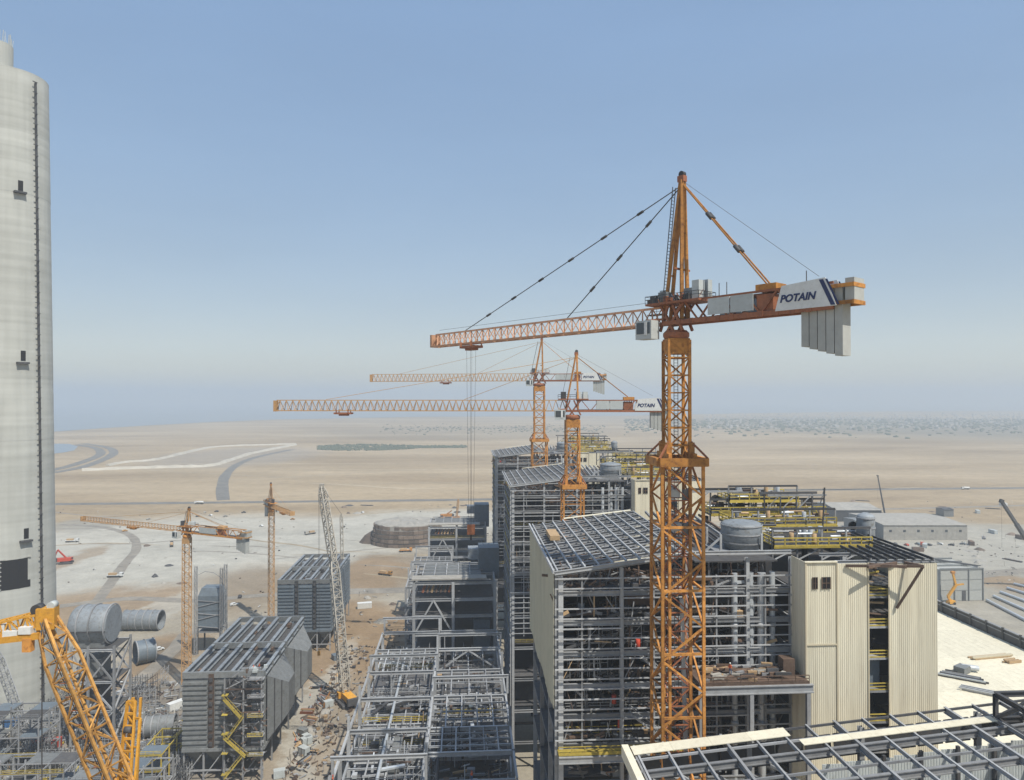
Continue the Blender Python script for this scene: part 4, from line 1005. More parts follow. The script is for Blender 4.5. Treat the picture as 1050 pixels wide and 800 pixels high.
# yellow boom crane in the left foreground
D1 = 104.0
hd = P(48, 636, D1); ft = P(122, 818, 99.0); d_ = (ft - hd); ft = hd + d_ * ((hd.z - 2.5) / (hd.z - ft.z))
t = thing('crawler_crane', (ft.x, ft.y, 0), 'yellow lattice boom crane in the left foreground with its jib folded out', 'crane')
crawler_body(t, Vector((ft.x, ft.y, 0)), R(160), 'byellow', 1.15)
boom(t, ft, hd, 1.6, 1.8, 3.1, 36, 'ochre', .36, .17, True, .06)
b = MB(); 
for k in range(44): p = ft.lerp(hd, .05 + .9 * k / 44); b.bar(p + Vector((-.5, -1.75, 0)), p + Vector((.5, -1.75, 0)), .1)
b.build('boom_ladder', 'rust', t, kind='stuff')
for k in range(3):
    bar('boom_cable', t, ft.lerp(hd, .03) + Vector((.4 * k - .2, -1.9, .2)), hd + Vector((.3 * k - .3, -1.1, 0)), .14, None, 'rope', 'tube')
MB().box(hd + Vector((.1, 0, .4)), (2.4, 2.0, 3.0), R(10)).build('boom_head', 'byellow', t)
bar('head_sheave', t, hd + Vector((-1.2, -.6, 1.6)), hd + Vector((-1.2, .6, 1.6)), 1.6, 1.6, 'dsteel', 'pipe'); bar('head_sheave', t, hd + Vector((.8, -.6, 2.2)), hd + Vector((.8, .6, 2.2)), 1.1, 1.1, 'panelgrey', 'pipe')
jt = P(-30, 652, D1 - 1)
jh_ = hd + Vector((-1.0, 0, .2))
boom(t, jh_, jt, 1.4, 1.6, 1.9, 8, 'byellow', .3, .16, True, .12, ('jib_chord', 'jib_brace'))
bar('jib_beam', t, P(40, 652, D1 - 1.2), P(-30, 660, D1 - 2), .6, .9, 'byellow')
for q, w_ in ((P(27, 646, D1 - 1.3), 1.7), (P(12, 650, D1 - 1.3), 2.0), (P(2, 643, D1 - 1), 1.2)): MB().box(q, (w_, 1.0, 1.0)).build('jib_sheave_block', 'white', t)
MB().box(P(29, 661, D1 - 1.3), (1.2, 1, 1.9)).build('hook_block', 'orange', t)
bar('hoist_rope', t, P(43, 655, D1 - 1.4), P(43, 800, D1 - 1.4), .16, None, 'dsteel', 'tube')
# bright A-frame of another crane beside it
q0, q1 = P(118, 830, 101), P(131, 719, 103); q2, q3 = P(132, 830, 101), P(139, 719, 103)
t = thing('crane_gantry', (q0.x, q0.y, 0), 'bright orange-yellow crane gantry frame right of the yellow boom', 'gantry')
dn = (q0 - q1) * ((q1.z - 0) / (q1.z - q0.z)); dn2 = (q2 - q3) * ((q3.z) / (q3.z - q2.z))
for p, d2 in ((q1, dn), (q3, dn2)):
    bar('gantry_leg', t, p + d2, p, .3, .4, 'byellow')
    bar('gantry_leg', t, p + d2 + Vector((.6, 3, 0)), p + Vector((.2, 1.2, 0)), .3, .4, 'byellow')
for k in range(16):
    f_ = k / 16 * .35
    bar('gantry_rung', t, q1 + dn * f_, q3 + dn2 * f_, .2, .3, 'byellow')
    bar('gantry_brace', t, q1 + dn * f_, q3 + dn2 * (f_ + .02), .16, .16, 'byellow')
q4 = P(144, 737, 102); dn4 = (P(136, 830, 100) - q4); dn4 *= q4.z / -dn4.z
bar('gantry_leg', t, q4 + dn4, q4, .3, .35, 'byellow'); bar('gantry_rung', t, q4, q3 + dn2 * .03, .22, .3, 'byellow')
for k in range(1, 8): bar('gantry_brace', t, q4 + dn4 * k * .05, q3 + dn2 * (k * .05 + .03), .16, .2, 'byellow')
bar('gantry_sheave', t, q1.lerp(q3, .5) + dn * .05 + Vector((-.5, 0, 0)), q1.lerp(q3, .5) + dn * .05 + Vector((.5, 0, 0)), 1.0, 1.0, 'dsteel', 'pipe')

# ------------------------------------------------------------------ electrostatic precipitators
def esp(X0, X1, Y0, Y1, label, m, stairs):
    t = thing('precipitator', ((X0 + X1) / 2, Y0, 0), label, 'precipitator', 'precipitators in a row')
    zb, zt = 10.0, 33.4; zd = zt - 1.8
    xm = X0 + 13 if stairs else X1
    # shell plates
    nb = 4
    for i in range(nb):
        a = X0 + (X1 - X0) * i / nb; b = X0 + (X1 - X0) * (i + 1) / nb
        bar('shell_plate', t, (a + .02, Y0 + .6, (zb + zd) / 2), (b - .02, Y0 + .6, (zb + zd) / 2), .4, zd - zb, m)
    for i in range(6):
        a = Y0 + 1 + (Y1 - Y0 - 1) * i / 6; b = Y0 + 1 + (Y1 - Y0 - 1) * (i + 1) / 6
        for x in (X0 + .4, X1 - .4): bar('shell_plate', t, (x, a + .02, (zb + zd) / 2), (x, b - .02, (zb + zd) / 2), .4, zd - zb, m)
        bar('shell_stiffener', t, (X1 + .05, a, zb), (X1 + .05, a, zt), .5, .5, m)
    # horizontal ribs, front and right
    n = 14
    for i in range(n):
        z = zb + .4 + (zd - zb) * i / n
        for a, b in (((X0, X0 + 7.6), (X0 + 10.2, xm if stairs else X0 + 16.2)) + (() if stairs else ((X0 + 18.4, X1),))):
            bar('shell_rib', t, (a, Y0 + .2, z), (b, Y0 + .2, z), .55, .75, m)
        if not stairs: 
            for k in range(3): a = Y0 + 1 + k * (Y1 - Y0) / 3; bar('shell_rib', t, (X1 + .1, a, z), (X1 + .1, a + (Y1 - Y0) / 3 - 1.6, z), .5, .7, m)
    for x in ((X0 + 8.9,) + (() if stairs else (X0 + 17.3,))):
        bar('shell_post', t, (x, Y0 + .1, zb), (x, Y0 + .1, zt), 1.6, .5, 'primer' if stairs else 'dsteel')
        for i in range(9): bar('access_door', t, (x, Y0 - .3, zb + 1 + i * 2.5), (x, Y0 - .3, zb + 2.2 + i * 2.5), 1.0, .5, 'dsteel')
    # roof: sunken deck between deep beams, in two fields
    ym = Y0 + (Y1 - Y0) * .48
    bar('roof_deck', t, (X0 + .6, (Y0 + Y1) / 2, zd - .6), (X1 - .6, (Y0 + Y1) / 2, zd - .6), Y1 - Y0 - 1, .3, 'grating')
    for i in range(6):
        x = X0 + .4 + (X1 - X0 - .8) * i / 5
        for a, b in ((Y0 + .6, ym - .5), (ym + .5, Y1 - .4)): bar('roof_beam', t, (x, a, zt - .7), (x, b, zt - .7), 1.1, 2.1, 'duct', 'ibeam')
    for y in (Y0 + .4, ym, Y1): bar('roof_beam', t, (X0, y, zt - .4), (X1, y, zt - .4), .8, 1.9, 'casing')
    for k in range(14):
        x = X0 + random.uniform(2, 22); y = random.uniform(Y0 + 3, Y1 - 4)
        MB().box((x, y, zd + .6), (random.uniform(.8, 2.2), random.uniform(.8, 3), random.uniform(.5, 1.3))).build('insulator_box', random.choice(('casing', 'primer', 'dsteel', 'duct')), t)
    # hoppers and legs
    for i in range(4):
        for j in range(5):
            cx = X0 + (X1 - X0) * (i + .5) / 4; cy = Y0 + (Y1 - Y0) * (j + .5) / 5; hx = (X1 - X0) / 8 - .1; hy = (Y1 - Y0) / 10 - .1
            b = MB(); b.rings([[Vector((cx + sx * q * hx, cy + sy * q * hy, z)) for sx, sy in ((-1, -1), (1, -1), (1, 1), (-1, 1))] for q, z in ((.14, 3.4), (1, zb - .4))]); b.build('hopper', 'dsteel' if j else m, t)
    for i in range(5):
        for j in range(6):
            x = X0 + .5 + (X1 - X0 - 1) * i / 4; y = Y0 + .5 + (Y1 - Y0 - 1) * j / 5
            bar('leg', t, (x, y, 0), (x, y, zb), .5, .5, 'steel', 'ibeam', up=(0, 1, 0))
        if i < 4: bar('leg_brace', t, (x, Y0 + .4, 1), (x + (X1 - X0 - 1) / 4, Y0 + .4, zb - 1), .3, .3, 'steel')
    bar('sill_beam', t, (X0, Y0, zb - .2), (X1, Y0, zb - .2), .8, 1.0, m)
    bar('sill_beam', t, (X1, Y0, zb - .2), (X1, Y1, zb - .2), .8, 1.0, m)
    bar('tie_beam', t, (X0, Y0 + .3, 3.2), (X1, Y0 + .3, 3.2), .3, .5, 'steel')
    if stairs:
        # open bay with braces, landings and yellow stairs
        x0, x1 = xm + .5, X1
        bar('bay_wall', t, (x0, Y0 + .2, (zb + zd) / 2), (x1 - 4, Y0 + .2, (zb + zd) / 2), .3, zd - zb, 'dsteel')
        for k in range(6):
            z = zb + 1 + k * 3.6; bar('bay_brace', t, (x0, Y0 - 1.6, z), (x1 - 4.5, Y0 - 1.6, z + (3.4 if k % 2 else -1.5)), .25, .25, 'steel'); bar('bay_beam', t, (x0, Y0 - 1.7, z), (x1, Y0 - 1.7, z), .25, .35, random.choice(('steel', 'primer', 'dsteel')))
        for m_ in ('dsteel', 'primer', 'steel'):
            c = MB()
            for _ in range(40): x = random.uniform(x0 - 1, x1 + .5); z = random.uniform(2, zt); c.bar((x, Y0 - random.uniform(.3, 2.6), z), (x + random.uniform(-1.8, 1.8), Y0 - random.uniform(.3, 2.6), z + random.uniform(-.8, 1.6)), random.uniform(.1, .4))
            c.build('scaffold_clutter', m_, t, kind='stuff')
        for x in (x0, (x0 + x1) / 2, x1 - .2): bar('bay_column', t, (x, Y0 - 1.6, 0), (x, Y0 - 1.6, zt - 1), .4, .4, 'steel', 'ibeam', up=(0, 1, 0))
        zs = [2, 8.5, 14.5, 20.5, 26.5, 32]
        for k in range(5):
            e0, e1 = random.uniform(-.6, 2.2), random.uniform(-1.8, .6); a, b = (x0 + .5 + e0, x1 - 4.5 + e1) if k % 2 == 0 else (x1 - 4.5 + e1, x0 + .5 + e0)
            if k < 4: stair(t, (a, Y0 - 2.6, zs[k]), (b, Y0 - 2.6, zs[k + 1]), 1.3, 'yellow')
            bar('landing', t, (x1 - 4.3, Y0 - 1.2, zs[k + 1]), (x1 + .5, Y0 - 1.2, zs[k + 1]), 2.6, .2, 'steel'); bar('landing', t, (x0 - .6, Y0 - 1.9, zs[k] + 1), (x0 + 1.2, Y0 - 1.9, zs[k] + 1), 2, .2, 'yellow')
            handrail(t, [(x1 - 4.3, Y0 - 2.5, zs[k + 1]), (x1 + .4, Y0 - 2.5, zs[k + 1])], 'yellow' if k < 3 else 'steel', t=.1)
        for k in range(7): bar('cable_tray', t, (x1 - 3.6, Y0 - .6, 12 + 3 * k), (x1 + .2, Y0 - .6, 12 + 3 * k), .9, .5, 'lsteel')
        for k in range(12):
            MB().box((x1 - 5 + random.uniform(-2, 5), Y0 + random.uniform(0, 4), zt + .2 + random.uniform(0, .8)), (random.uniform(.5, 1.6), random.uniform(.5, 1.6), random.uniform(.4, 1.2))).build('roof_tool', random.choice(('steel', 'dsteel', 'casing', 'primer', 'panelgrey')), t)
        # two inlet funnels on the right flank
        for y0, y1 in ((Y0 + 3, Y0 + 24), (Y0 + 29, Y0 + 54)):
            yc = (y0 + y1) / 2; b = MB()
            r0 = [Vector((X1 + .3, y, z)) for y, z in ((y0, zb + .5), (y1, zb + .5), (y1, zd - .4), (y0, zd - .4))]
            r1 = [Vector((X1 + 5.5, y, z)) for y, z in ((yc - 4, zb + 6.5), (yc + 4, zb + 6.5), (yc + 4, zd - 5), (yc - 4, zd - 5))]
            b.rings([r0, r1]); b.build('inlet_funnel', 'duct' if False else 'casing', t)
            for q in (.33, .66): 
                rr = [r0[i].lerp(r1[i], q) for i in range(4)]
                bar('funnel_band', t, rr[0] + Vector((.1, -.1, 0)), rr[3] + Vector((.1, -.1, 0)), .25, .25, 'dsteel'); bar('funnel_band', t, rr[0] + Vector((.15, 0, 0)), rr[1] + Vector((.15, 0, 0)), .25, .25, 'dsteel')
            for q in (.25, .5, .75): bar('funnel_band', t, r0[0].lerp(r0[1], q) + Vector((.1, 0, 0)), r1[0].lerp(r1[1], q) + Vector((.2, 0, .0)), .2, .2, 'dsteel')
    return t
esp(-88, -63, 231, 288, 'near grey precipitator block with yellow stairs and ribbed walls', 'casing', True)
esp(-88, -63, 345, 401, 'far blue-grey precipitator block with ribbed walls behind the near one', 'casing_b', False)

# ------------------------------------------------------------------ flue duct on its trestle, duct sections
def duct_section(label, c, axis, r, L, m='duct', name='duct_section', closed=False, rings=4):
    c = Vector(c); d = Vector(axis).normalized(); _, y, z = basis(Vector(), d); n = 36
    t = thing(name, (c.x, c.y, 0), label, 'duct', 'loose duct sections')
    b = MB(); prof = [(r, -L / 2), (r, L / 2), (r - .25, L / 2), (r - .25, -L / 2), (r, -L / 2)]
    rg = [[c + d * q + y * (rr * math.cos(2 * math.pi * k / n)) + z * (rr * math.sin(2 * math.pi * k / n)) for k in range(n)] for rr, q in prof]
    b.rings(rg, (False, False)); o = b.build('shell', m, t)
    for i in range(rings):
        q = -L / 2 + .3 + (L - .6) * i / max(1, rings - 1); bb = MB()
        bb.rings([[c + d * (q + e) + y * (rr * math.cos(2 * math.pi * k / n)) + z * (rr * math.sin(2 * math.pi * k / n)) for k in range(n)] for rr, e in ((r + .02, -.2), (r + .3, -.18), (r + .3, .18), (r + .02, .2))], (False, False)); bb.build('stiffening_ring', 'steel', t)
    return t
p = G(143, 648); duct_section('open-ended grey duct section lying behind the domed duct', (p.x, p.y + 4, 4.9), (1, -.05, 0), 4.9, 19, rings=6)
p = G(143, 682); duct_section('short dark-mouthed duct ring right of the trestle', (p.x + 1, p.y + 3, 5.2), (.75, .55, 0), 5.0, 8, rings=3, m='casing_b')
p = G(162, 757); duct_section('dark grey duct elbow piece near the yellow gantry', (p.x, p.y + 2, 3.6), (1, .15, 0), 3.4, 10, m='casing', rings=5)
p = G(70, 668); duct_section('bluish duct end half hidden by the yellow boom', (p.x - 4, p.y, 3.4), (.6, .8, 0), 3.2, 6, m='casing_b', rings=2)
def domed_duct():
    Y = 262.0; x0, x1 = XY(77, Y), XY(117, Y); zc_ = 40.5; r = 6.5
    t = thing('domed_flue_duct', ((x0 + x1) / 2, Y, 0), 'large blue-grey domed flue duct on a steel trestle beside the chimney', 'duct')
    n = 40; b = MB(); prof = []
    for k in range(8): a = k / 7 * math.pi / 2; prof.append((r * (.72 + .28 * math.sin(a)), x0 + 2.6 * (1 - math.cos(a))))
    prof += [(r, x0 + 3.6), (r, x1 - 3), (r * .96, x1)]
    b.rings([[Vector((x, Y + rr * math.cos(2 * math.pi * k / n), zc_ + rr * math.sin(2 * math.pi * k / n))) for k in range(n)] for rr, x in prof])
    o = b.build('shell', 'duct', t)
    for pp in o.data.polygons: pp.use_smooth = len(pp.vertices) == 4
    for x in (x0 + 3.6, (x0 + x1) / 2 + 1, x1 - .5):
        bb = MB(); bb.rings([[Vector((x + e, Y + rr * math.cos(2 * math.pi * k / n), zc_ + rr * math.sin(2 * math.pi * k / n))) for k in range(n)] for rr, e in ((r + .02, -.25), (r + .35, -.2), (r + .35, .2), (r + .02, .25))], (False, False)); bb.build('stiffening_ring', 'steel', t)
    bar('seam_plate', t, (x0 + 1, Y - r - .05, zc_ - 1), (x1, Y - r - .05, zc_ - 1), .3, .5, 'dsteel')
    bar('underbody', t, (x0 + 3, Y, zc_ - 5.6), (x1 - 1, Y, zc_ - 5.6), 9, 4, 'casing')
    xs = (x0 + 2, (x0 + x1) / 2 + 1, x1 + 3); ys = (Y - 6, Y + 6)
    for x in xs:
        for y in ys: bar('trestle_column', t, (x, y, 0), (x, y, zc_ - 6), .7, .7, 'steel', 'ibeam', up=(0, 1, 0))
    for k, (za, zb_) in enumerate(((2, 12), (12, 22), (22, 33))):
        for y in ys:
            for a, c2 in zip(xs[:-1], xs[1:]):
                bar('trestle_brace', t, (a, y, za), (c2, y, zb_), .5, .5, 'steel'); bar('trestle_brace', t, (c2, y, za), (a, y, zb_), .5, .5, 'steel')
                bar('trestle_beam', t, (a, y, zb_), (c2, y, zb_), .6, .7, 'lsteel', 'ibeam')
        for x in xs: bar('trestle_brace', t, (x, ys[0], za), (x, ys[1], zb_), .5, .5, 'steel')
        bar('trestle_deck', t, (xs[0], Y, zb_ + .4), (xs[2], Y, zb_ + .4), 11, .12, 'grating')
        if k < 2: MB().box((xs[0] + 5, Y, zb_ + 4), (7, 8, 6)).build('hopper_box', 'casing' if k else 'dsteel', t)
    stair(t, (xs[1], Y - 7.2, 4), (xs[2], Y - 7.2, 12), 1.2, 'lsteel')
domed_duct()
def hood():
    Y = 345.0; x0, x1 = XY(203, Y), XY(226, Y)
    t = thing('scaffolded_hood', ((x0 + x1) / 2, Y, 0), 'dark blue-grey hood inside tall scaffold posts behind the near precipitator', 'hood')
    b = MB(); ym = Y + 4
    b.rings([[Vector((x, y, z)) for x, y in ((x0 + e, Y + e), (x1 - e, Y + e), (x1 - e, Y + 9 - e), (x0 + e, Y + 9 - e))] for e, z in ((0, 12), (0, 27), (1.2, 30.5))]); b.build('hood_body', 'casing_b', t)
    for k in range(5): bar('hood_brace', t, (x0, Y - .2, 13 + 3 * k), (x1, Y - .2, 15.5 + 3 * k if k % 2 else 12 + 3 * k), .3, .3, 'steel')
    for x in (x0 - .6, x1 + .6, x1 + 3):
        m_ = One(t, 'steel'); mb = MB()
        lattice(m_, lambda k, a, c, w, h=None: mb.bar(a, c, w, h), (x, Y - 1, 0), (x + random.uniform(-.6, .6), Y - 1, 42 + random.uniform(-4, 2)), 1.1, 1.1, 24, .16, .1, (1, 0, 0), names=('scaffold_post', 'b')); mb.build('scaffold_bracing', 'steel', t, kind='stuff')
    for z in (10, 20): bar('deck', t, (x0, Y + 4.5, z), (x1, Y + 4.5, z), 9, .4, 'steel')
    for x in (x0, x1):
        for y in (Y, Y + 9): bar('column', t, (x, y, 0), (x, y, 12), .6, .6, 'dsteel')
    b = MB(); pr = [(6.5, 0), (5.5, 3.5), (2, 6), (-2, 6.5), (-5, 5)]
    for a, c in zip(pr[:-1], pr[1:]): bar('hoop', t, ((x0 + x1) / 2 + a[0], Y, 32 + a[1]), ((x0 + x1) / 2 + c[0], Y, 32 + c[1]), .2, .2, 'steel')
hood()

# ------------------------------------------------------------------ steel pipe rack left of the boilers
def rack(label, frames, xs, zs, seed, roof=None, rails=True):
    rnd = random.Random(seed)
    t = thing('steel_pipe_rack', (xs[0], frames[0], 0), label, 'steel frame', 'steel frames left of the boiler houses')
    zt = zs[-1]
    for j, y in enumerate(frames):
        top = zt if j % 2 == 0 else zs[-1] - rnd.choice((0, 0, 2))
        for x in xs:
            bar('column', t, (x, y, 0), (x, y, top), .8, .8, 'lsteel', 'ibeam', up=(0, 1, 0))
        for z in zs:
            for a, b in zip(xs[:-1], xs[1:]):
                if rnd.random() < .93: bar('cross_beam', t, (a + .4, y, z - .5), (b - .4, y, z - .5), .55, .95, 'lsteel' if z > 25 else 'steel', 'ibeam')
        if j % 3 == 0:
            a, b = xs[-2], xs[-1]; m_ = (a + b) / 2
            bar('chevron_brace', t, (a + .4, y, zs[-2]), (m_, y, zs[-1] - .9), .4, .4, 'lsteel'); bar('chevron_brace', t, (b - .4, y, zs[-2]), (m_, y, zs[-1] - .9), .4, .4, 'lsteel')
    for y0, y1 in zip(frames[:-1], frames[1:]):
        for z in zs:
            for x in xs: 
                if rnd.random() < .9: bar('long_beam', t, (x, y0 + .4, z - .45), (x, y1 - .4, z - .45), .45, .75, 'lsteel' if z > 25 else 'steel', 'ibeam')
        for z in zs[-3:]:
            for a, b in zip(xs[:-1], xs[1:]):
                if rnd.random() < (.25 if z == zs[-1] else .85 if a == xs[0] else .5):
                    n = rnd.choice((4, 5, 6)); 
                    for k in range(1, n):
                        x = a + (b - a) * k / n; bar('joist', t, (x, y0 + .3, z - .3), (x, y1 - .3, z - .3), .3, .45, rnd.choice(('steel', 'lsteel', 'lsteel')), 'ibeam')
                    nn = rnd.choice((2, 3, 4))
                    for k in range(1, nn): y = y0 + (y1 - y0) * k / nn; bar('joist', t, (a + .4, y, z - .25), (b - .4, y, z - .25), .28, .4, rnd.choice(('steel', 'lsteel')), 'ibeam')
        for z in zs[:-1]:
            for a, b in zip(xs[:-1], xs[1:]):
                if rnd.random() < (.85 if z < 30 else .3): bar('grating_panel', t, (a + .5, (y0 + y1) / 2, z + .1), (b - .5, (y0 + y1) / 2, z + .1), (y1 - y0) - 1, .1, 'grating')
                if rnd.random() < .45:
                    yy = y0 + rnd.uniform(1, 3); handrail(t, [(a + .5, yy, z + .1), (b - .5, yy, z + .1)], rnd.choice(('yellow', 'lsteel', 'lsteel')), t=.09)
                if rnd.random() < .55:
                    for _ in range(rnd.randint(1, 4)):
                        bar('stacked_part', t, (rnd.uniform(a + 1, b - 3), rnd.uniform(y0 + 1, y1 - 2), z + .6), (rnd.uniform(a + 2, b - 1), rnd.uniform(y0 + 1, y1 - 1), z + .6 + rnd.random() * .6), rnd.uniform(.3, 1.0), rnd.uniform(.3, .9), rnd.choice(('primer', 'steel', 'dsteel', 'pipe', 'casing_b', 'dsteel')))
    for m_, n_ in (('dsteel', 420), ('steel', 520), ('primer', 200), ('timber', 40), ('lsteel', 420), ('pipe', 80)):
        c = MB()
        for _ in range(n_):
            z = rnd.choice(zs[1:-1]) + .3; x = rnd.uniform(xs[0] + .6, xs[-1] - 1); y = rnd.uniform(frames[0], frames[-1]); L = rnd.uniform(.5, 6); q = rnd.random()
            if q < .4: c.bar((x, y, z), (min(xs[-1], x + L), y + rnd.uniform(-.5, .5), z + rnd.uniform(0, .6)), rnd.uniform(.1, .4), rnd.uniform(.1, .5))
            elif q < .7: c.bar((x, y, z), (x, min(frames[-1], y + L), z + rnd.uniform(0, .6)), rnd.uniform(.1, .4), rnd.uniform(.1, .5))
            elif q < .85: c.bar((x, y, z), (x, y, z + min(L, 4)), .2)
            else: c.box((x, y, z + .4), (rnd.uniform(.5, 2), rnd.uniform(.5, 2), rnd.uniform(.5, 1.6)))
        c.build('floor_clutter', m_, t, kind='stuff')
    # upstanding posts, upper half-portals, dark filler boxes and tube scaffolds break up the top
    for j, y in enumerate(frames):
        for x in xs:
            if rnd.random() < .6: bar('column_stub', t, (x, y, zt), (x, y, zt + rnd.uniform(1, 5)), .6, .6, 'lsteel', 'ibeam', up=(0, 1, 0))
        if rnd.random() < .5:
            k = rnd.randint(0, len(xs) - 2); a, b = xs[k], xs[k + 1]; zz = zt + rnd.uniform(3.5, 5.5)
            for x in (a, b): bar('upper_post', t, (x + .5, y + .6, zt), (x + .5, y + .6, zz), .55, .55, 'lsteel', 'ibeam', up=(0, 1, 0))
            bar('upper_beam', t, (a, y + .6, zz), (b + .8, y + .6, zz), .5, .8, 'lsteel', 'ibeam')
    for y0, y1 in zip(frames[:-1], frames[1:]):
        for a, b in zip(xs[:-1], xs[1:]):
            if rnd.random() < .6: 
                z = rnd.choice(zs[1:-2]); MB().box((rnd.uniform(a + 5, b - 5), (y0 + y1) / 2, z + 2.2), (rnd.uniform(4, 9), (y1 - y0) * .7, rnd.uniform(2.5, 5))).build('duct_box', rnd.choice(('casing_b', 'dsteel', 'dsteel', 'casing')), t)  # boxes added as dark fill for the shaded depth of the frame
    for m_ in ('steel', 'lsteel', 'dsteel'):
        c = MB()
        for _ in range(26):
            z = rnd.choice(zs[1:-1]) + .2; x0 = rnd.uniform(xs[0], xs[-1] - 6); y0 = rnd.uniform(frames[0], frames[-1]); nb = rnd.randint(2, 4); hh = rnd.uniform(4, 9); ax = rnd.random() < .6
            dx, dy = (1.8, 0) if ax else (0, 1.8)
            for i in range(nb + 1): c.bar((x0 + i * dx, y0 + i * dy, z), (x0 + i * dx, y0 + i * dy, z + hh), .13)
            q = 1.0
            while q < hh: c.bar((x0, y0, z + q), (x0 + nb * dx, y0 + nb * dy, z + q), .12); q += 1.6
            c.bar((x0, y0, z), (x0 + nb * dx, y0 + nb * dy, z + hh), .11)
        c.build('tube_scaffold', m_, t, kind='stuff')
    for k in range(5):
        x = rnd.uniform(xs[0] + 2, xs[-1] - 2); z = rnd.choice(zs[1:-1]) + 1.2
        bar('pipe_run', t, (x, frames[0], z), (x, frames[-1], z), .8, .8, rnd.choice(('pipe', 'steel', 'dsteel')), 'pipe')
    return t
rack('stepped open steel frame left of the nearest boiler house, filling the bottom centre', [136, 148, 160, 172, 190, 208, 226, 243], [-27.2, -8.3, 11.0], [8, 15, 21.5, 28, 34.5, 41.5], 3)
def tower_block(Y, label, seed):
    rnd = random.Random(seed); xs = [-18.2, -4, 11.2]; ys = [Y, Y + 13, Y + 26]; zs = [12, 20, 27, 34, 40.5, 46.5, 52.5]
    t = thing('steel_tower_block', (xs[0], Y, 0), label, 'steel frame', 'steel frames left of the boiler houses')
    for x in xs:
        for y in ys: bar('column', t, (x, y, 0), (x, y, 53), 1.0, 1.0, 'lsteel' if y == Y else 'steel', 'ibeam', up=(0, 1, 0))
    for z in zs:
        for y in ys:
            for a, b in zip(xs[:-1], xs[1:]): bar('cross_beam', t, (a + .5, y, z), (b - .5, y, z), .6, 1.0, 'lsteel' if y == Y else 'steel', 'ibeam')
        for x in xs:
            for a, b in zip(ys[:-1], ys[1:]): bar('long_beam', t, (x, a + .5, z), (x, b - .5, z), .5, .9, 'steel', 'ibeam')
        if z < 52: bar('grating_panel', t, (xs[0] + .6, Y + 13.5, z + .6), (xs[2] - .6, Y + 13.5, z + .6), 24, .12, 'grating')
        if rnd.random() < .6 and z < 52: handrail(t, [(xs[0], Y - .3, z + .6), (xs[2], Y - .3, z + .6)], 'yellow' if z > 44 else 'lsteel', t=.1)
    for x0, x1, z0, z1 in ((xs[0], (xs[0] + xs[1]) / 2, 34, 46.5), (xs[1], (xs[0] + xs[1]) / 2, 34, 46.5), (xs[0], (xs[0] + xs[1]) / 2, 12, 27), (xs[1], (xs[0] + xs[1]) / 2, 12, 27)): bar('chevron_brace', t, (x0, Y - .2, z0), (x1, Y - .2, z1), .55, .55, 'lsteel')
    # roof deck of pale sheets framed by beams
    bar('roof_slab', t, (xs[0] - .8, Y + 2.2, 54), (xs[2] - 3, Y + 2.2, 54), 5.6, .5, 'gravelgrey')
    for k in range(5):
        x = xs[0] + 3 + k * 4.4
        bar('roof_sheet', t, (x, Y + 15, 53.6), (x + 3.9, Y + 15, 53.6), 17, .2, 'casing')
        bar('roof_rib', t, (x - .25, Y + 6, 54), (x - .25, Y + 25, 54), .35, .5, 'lsteel')
    for k in range(4): bar('roof_rib', t, (xs[0] + 1, Y + 8 + 5 * k, 54.2), (xs[2] - 4, Y + 8 + 5 * k, 54.2), .25, .35, 'steel')
    for k in range(7): bar('rusty_beam', t, (xs[0] + 3 + 1.6 * k, Y + 1, 49), (xs[0] + 4 + 1.6 * k, Y + 1.5, 51.6), .9, .6, rnd.choice(('primer', 'rust', 'timber')))
    MB().box((9.5, Y + 20, 56), (8, 10, 12)).build('duct_box', 'casing_b', t); MB().box((6, Y + 26, 58), (9, 7, 4)).build('duct_box', 'duct', t)
    MB().box((6.5, Y + 7, 30), (6, 7, 16)).build('duct_box', 'casing_b', t)
    return t
tower_block(262, 'taller steel block with ribbed roof deck behind the stepped frame', 5)
rack('far open steel frame between the tower block and the round wall', [298, 312, 326, 340, 354], [-24, -6, 11], [10, 18, 26, 34, 42], 11)
tower_block(374, 'hazy steel block far back beside the middle boiler house', 9)

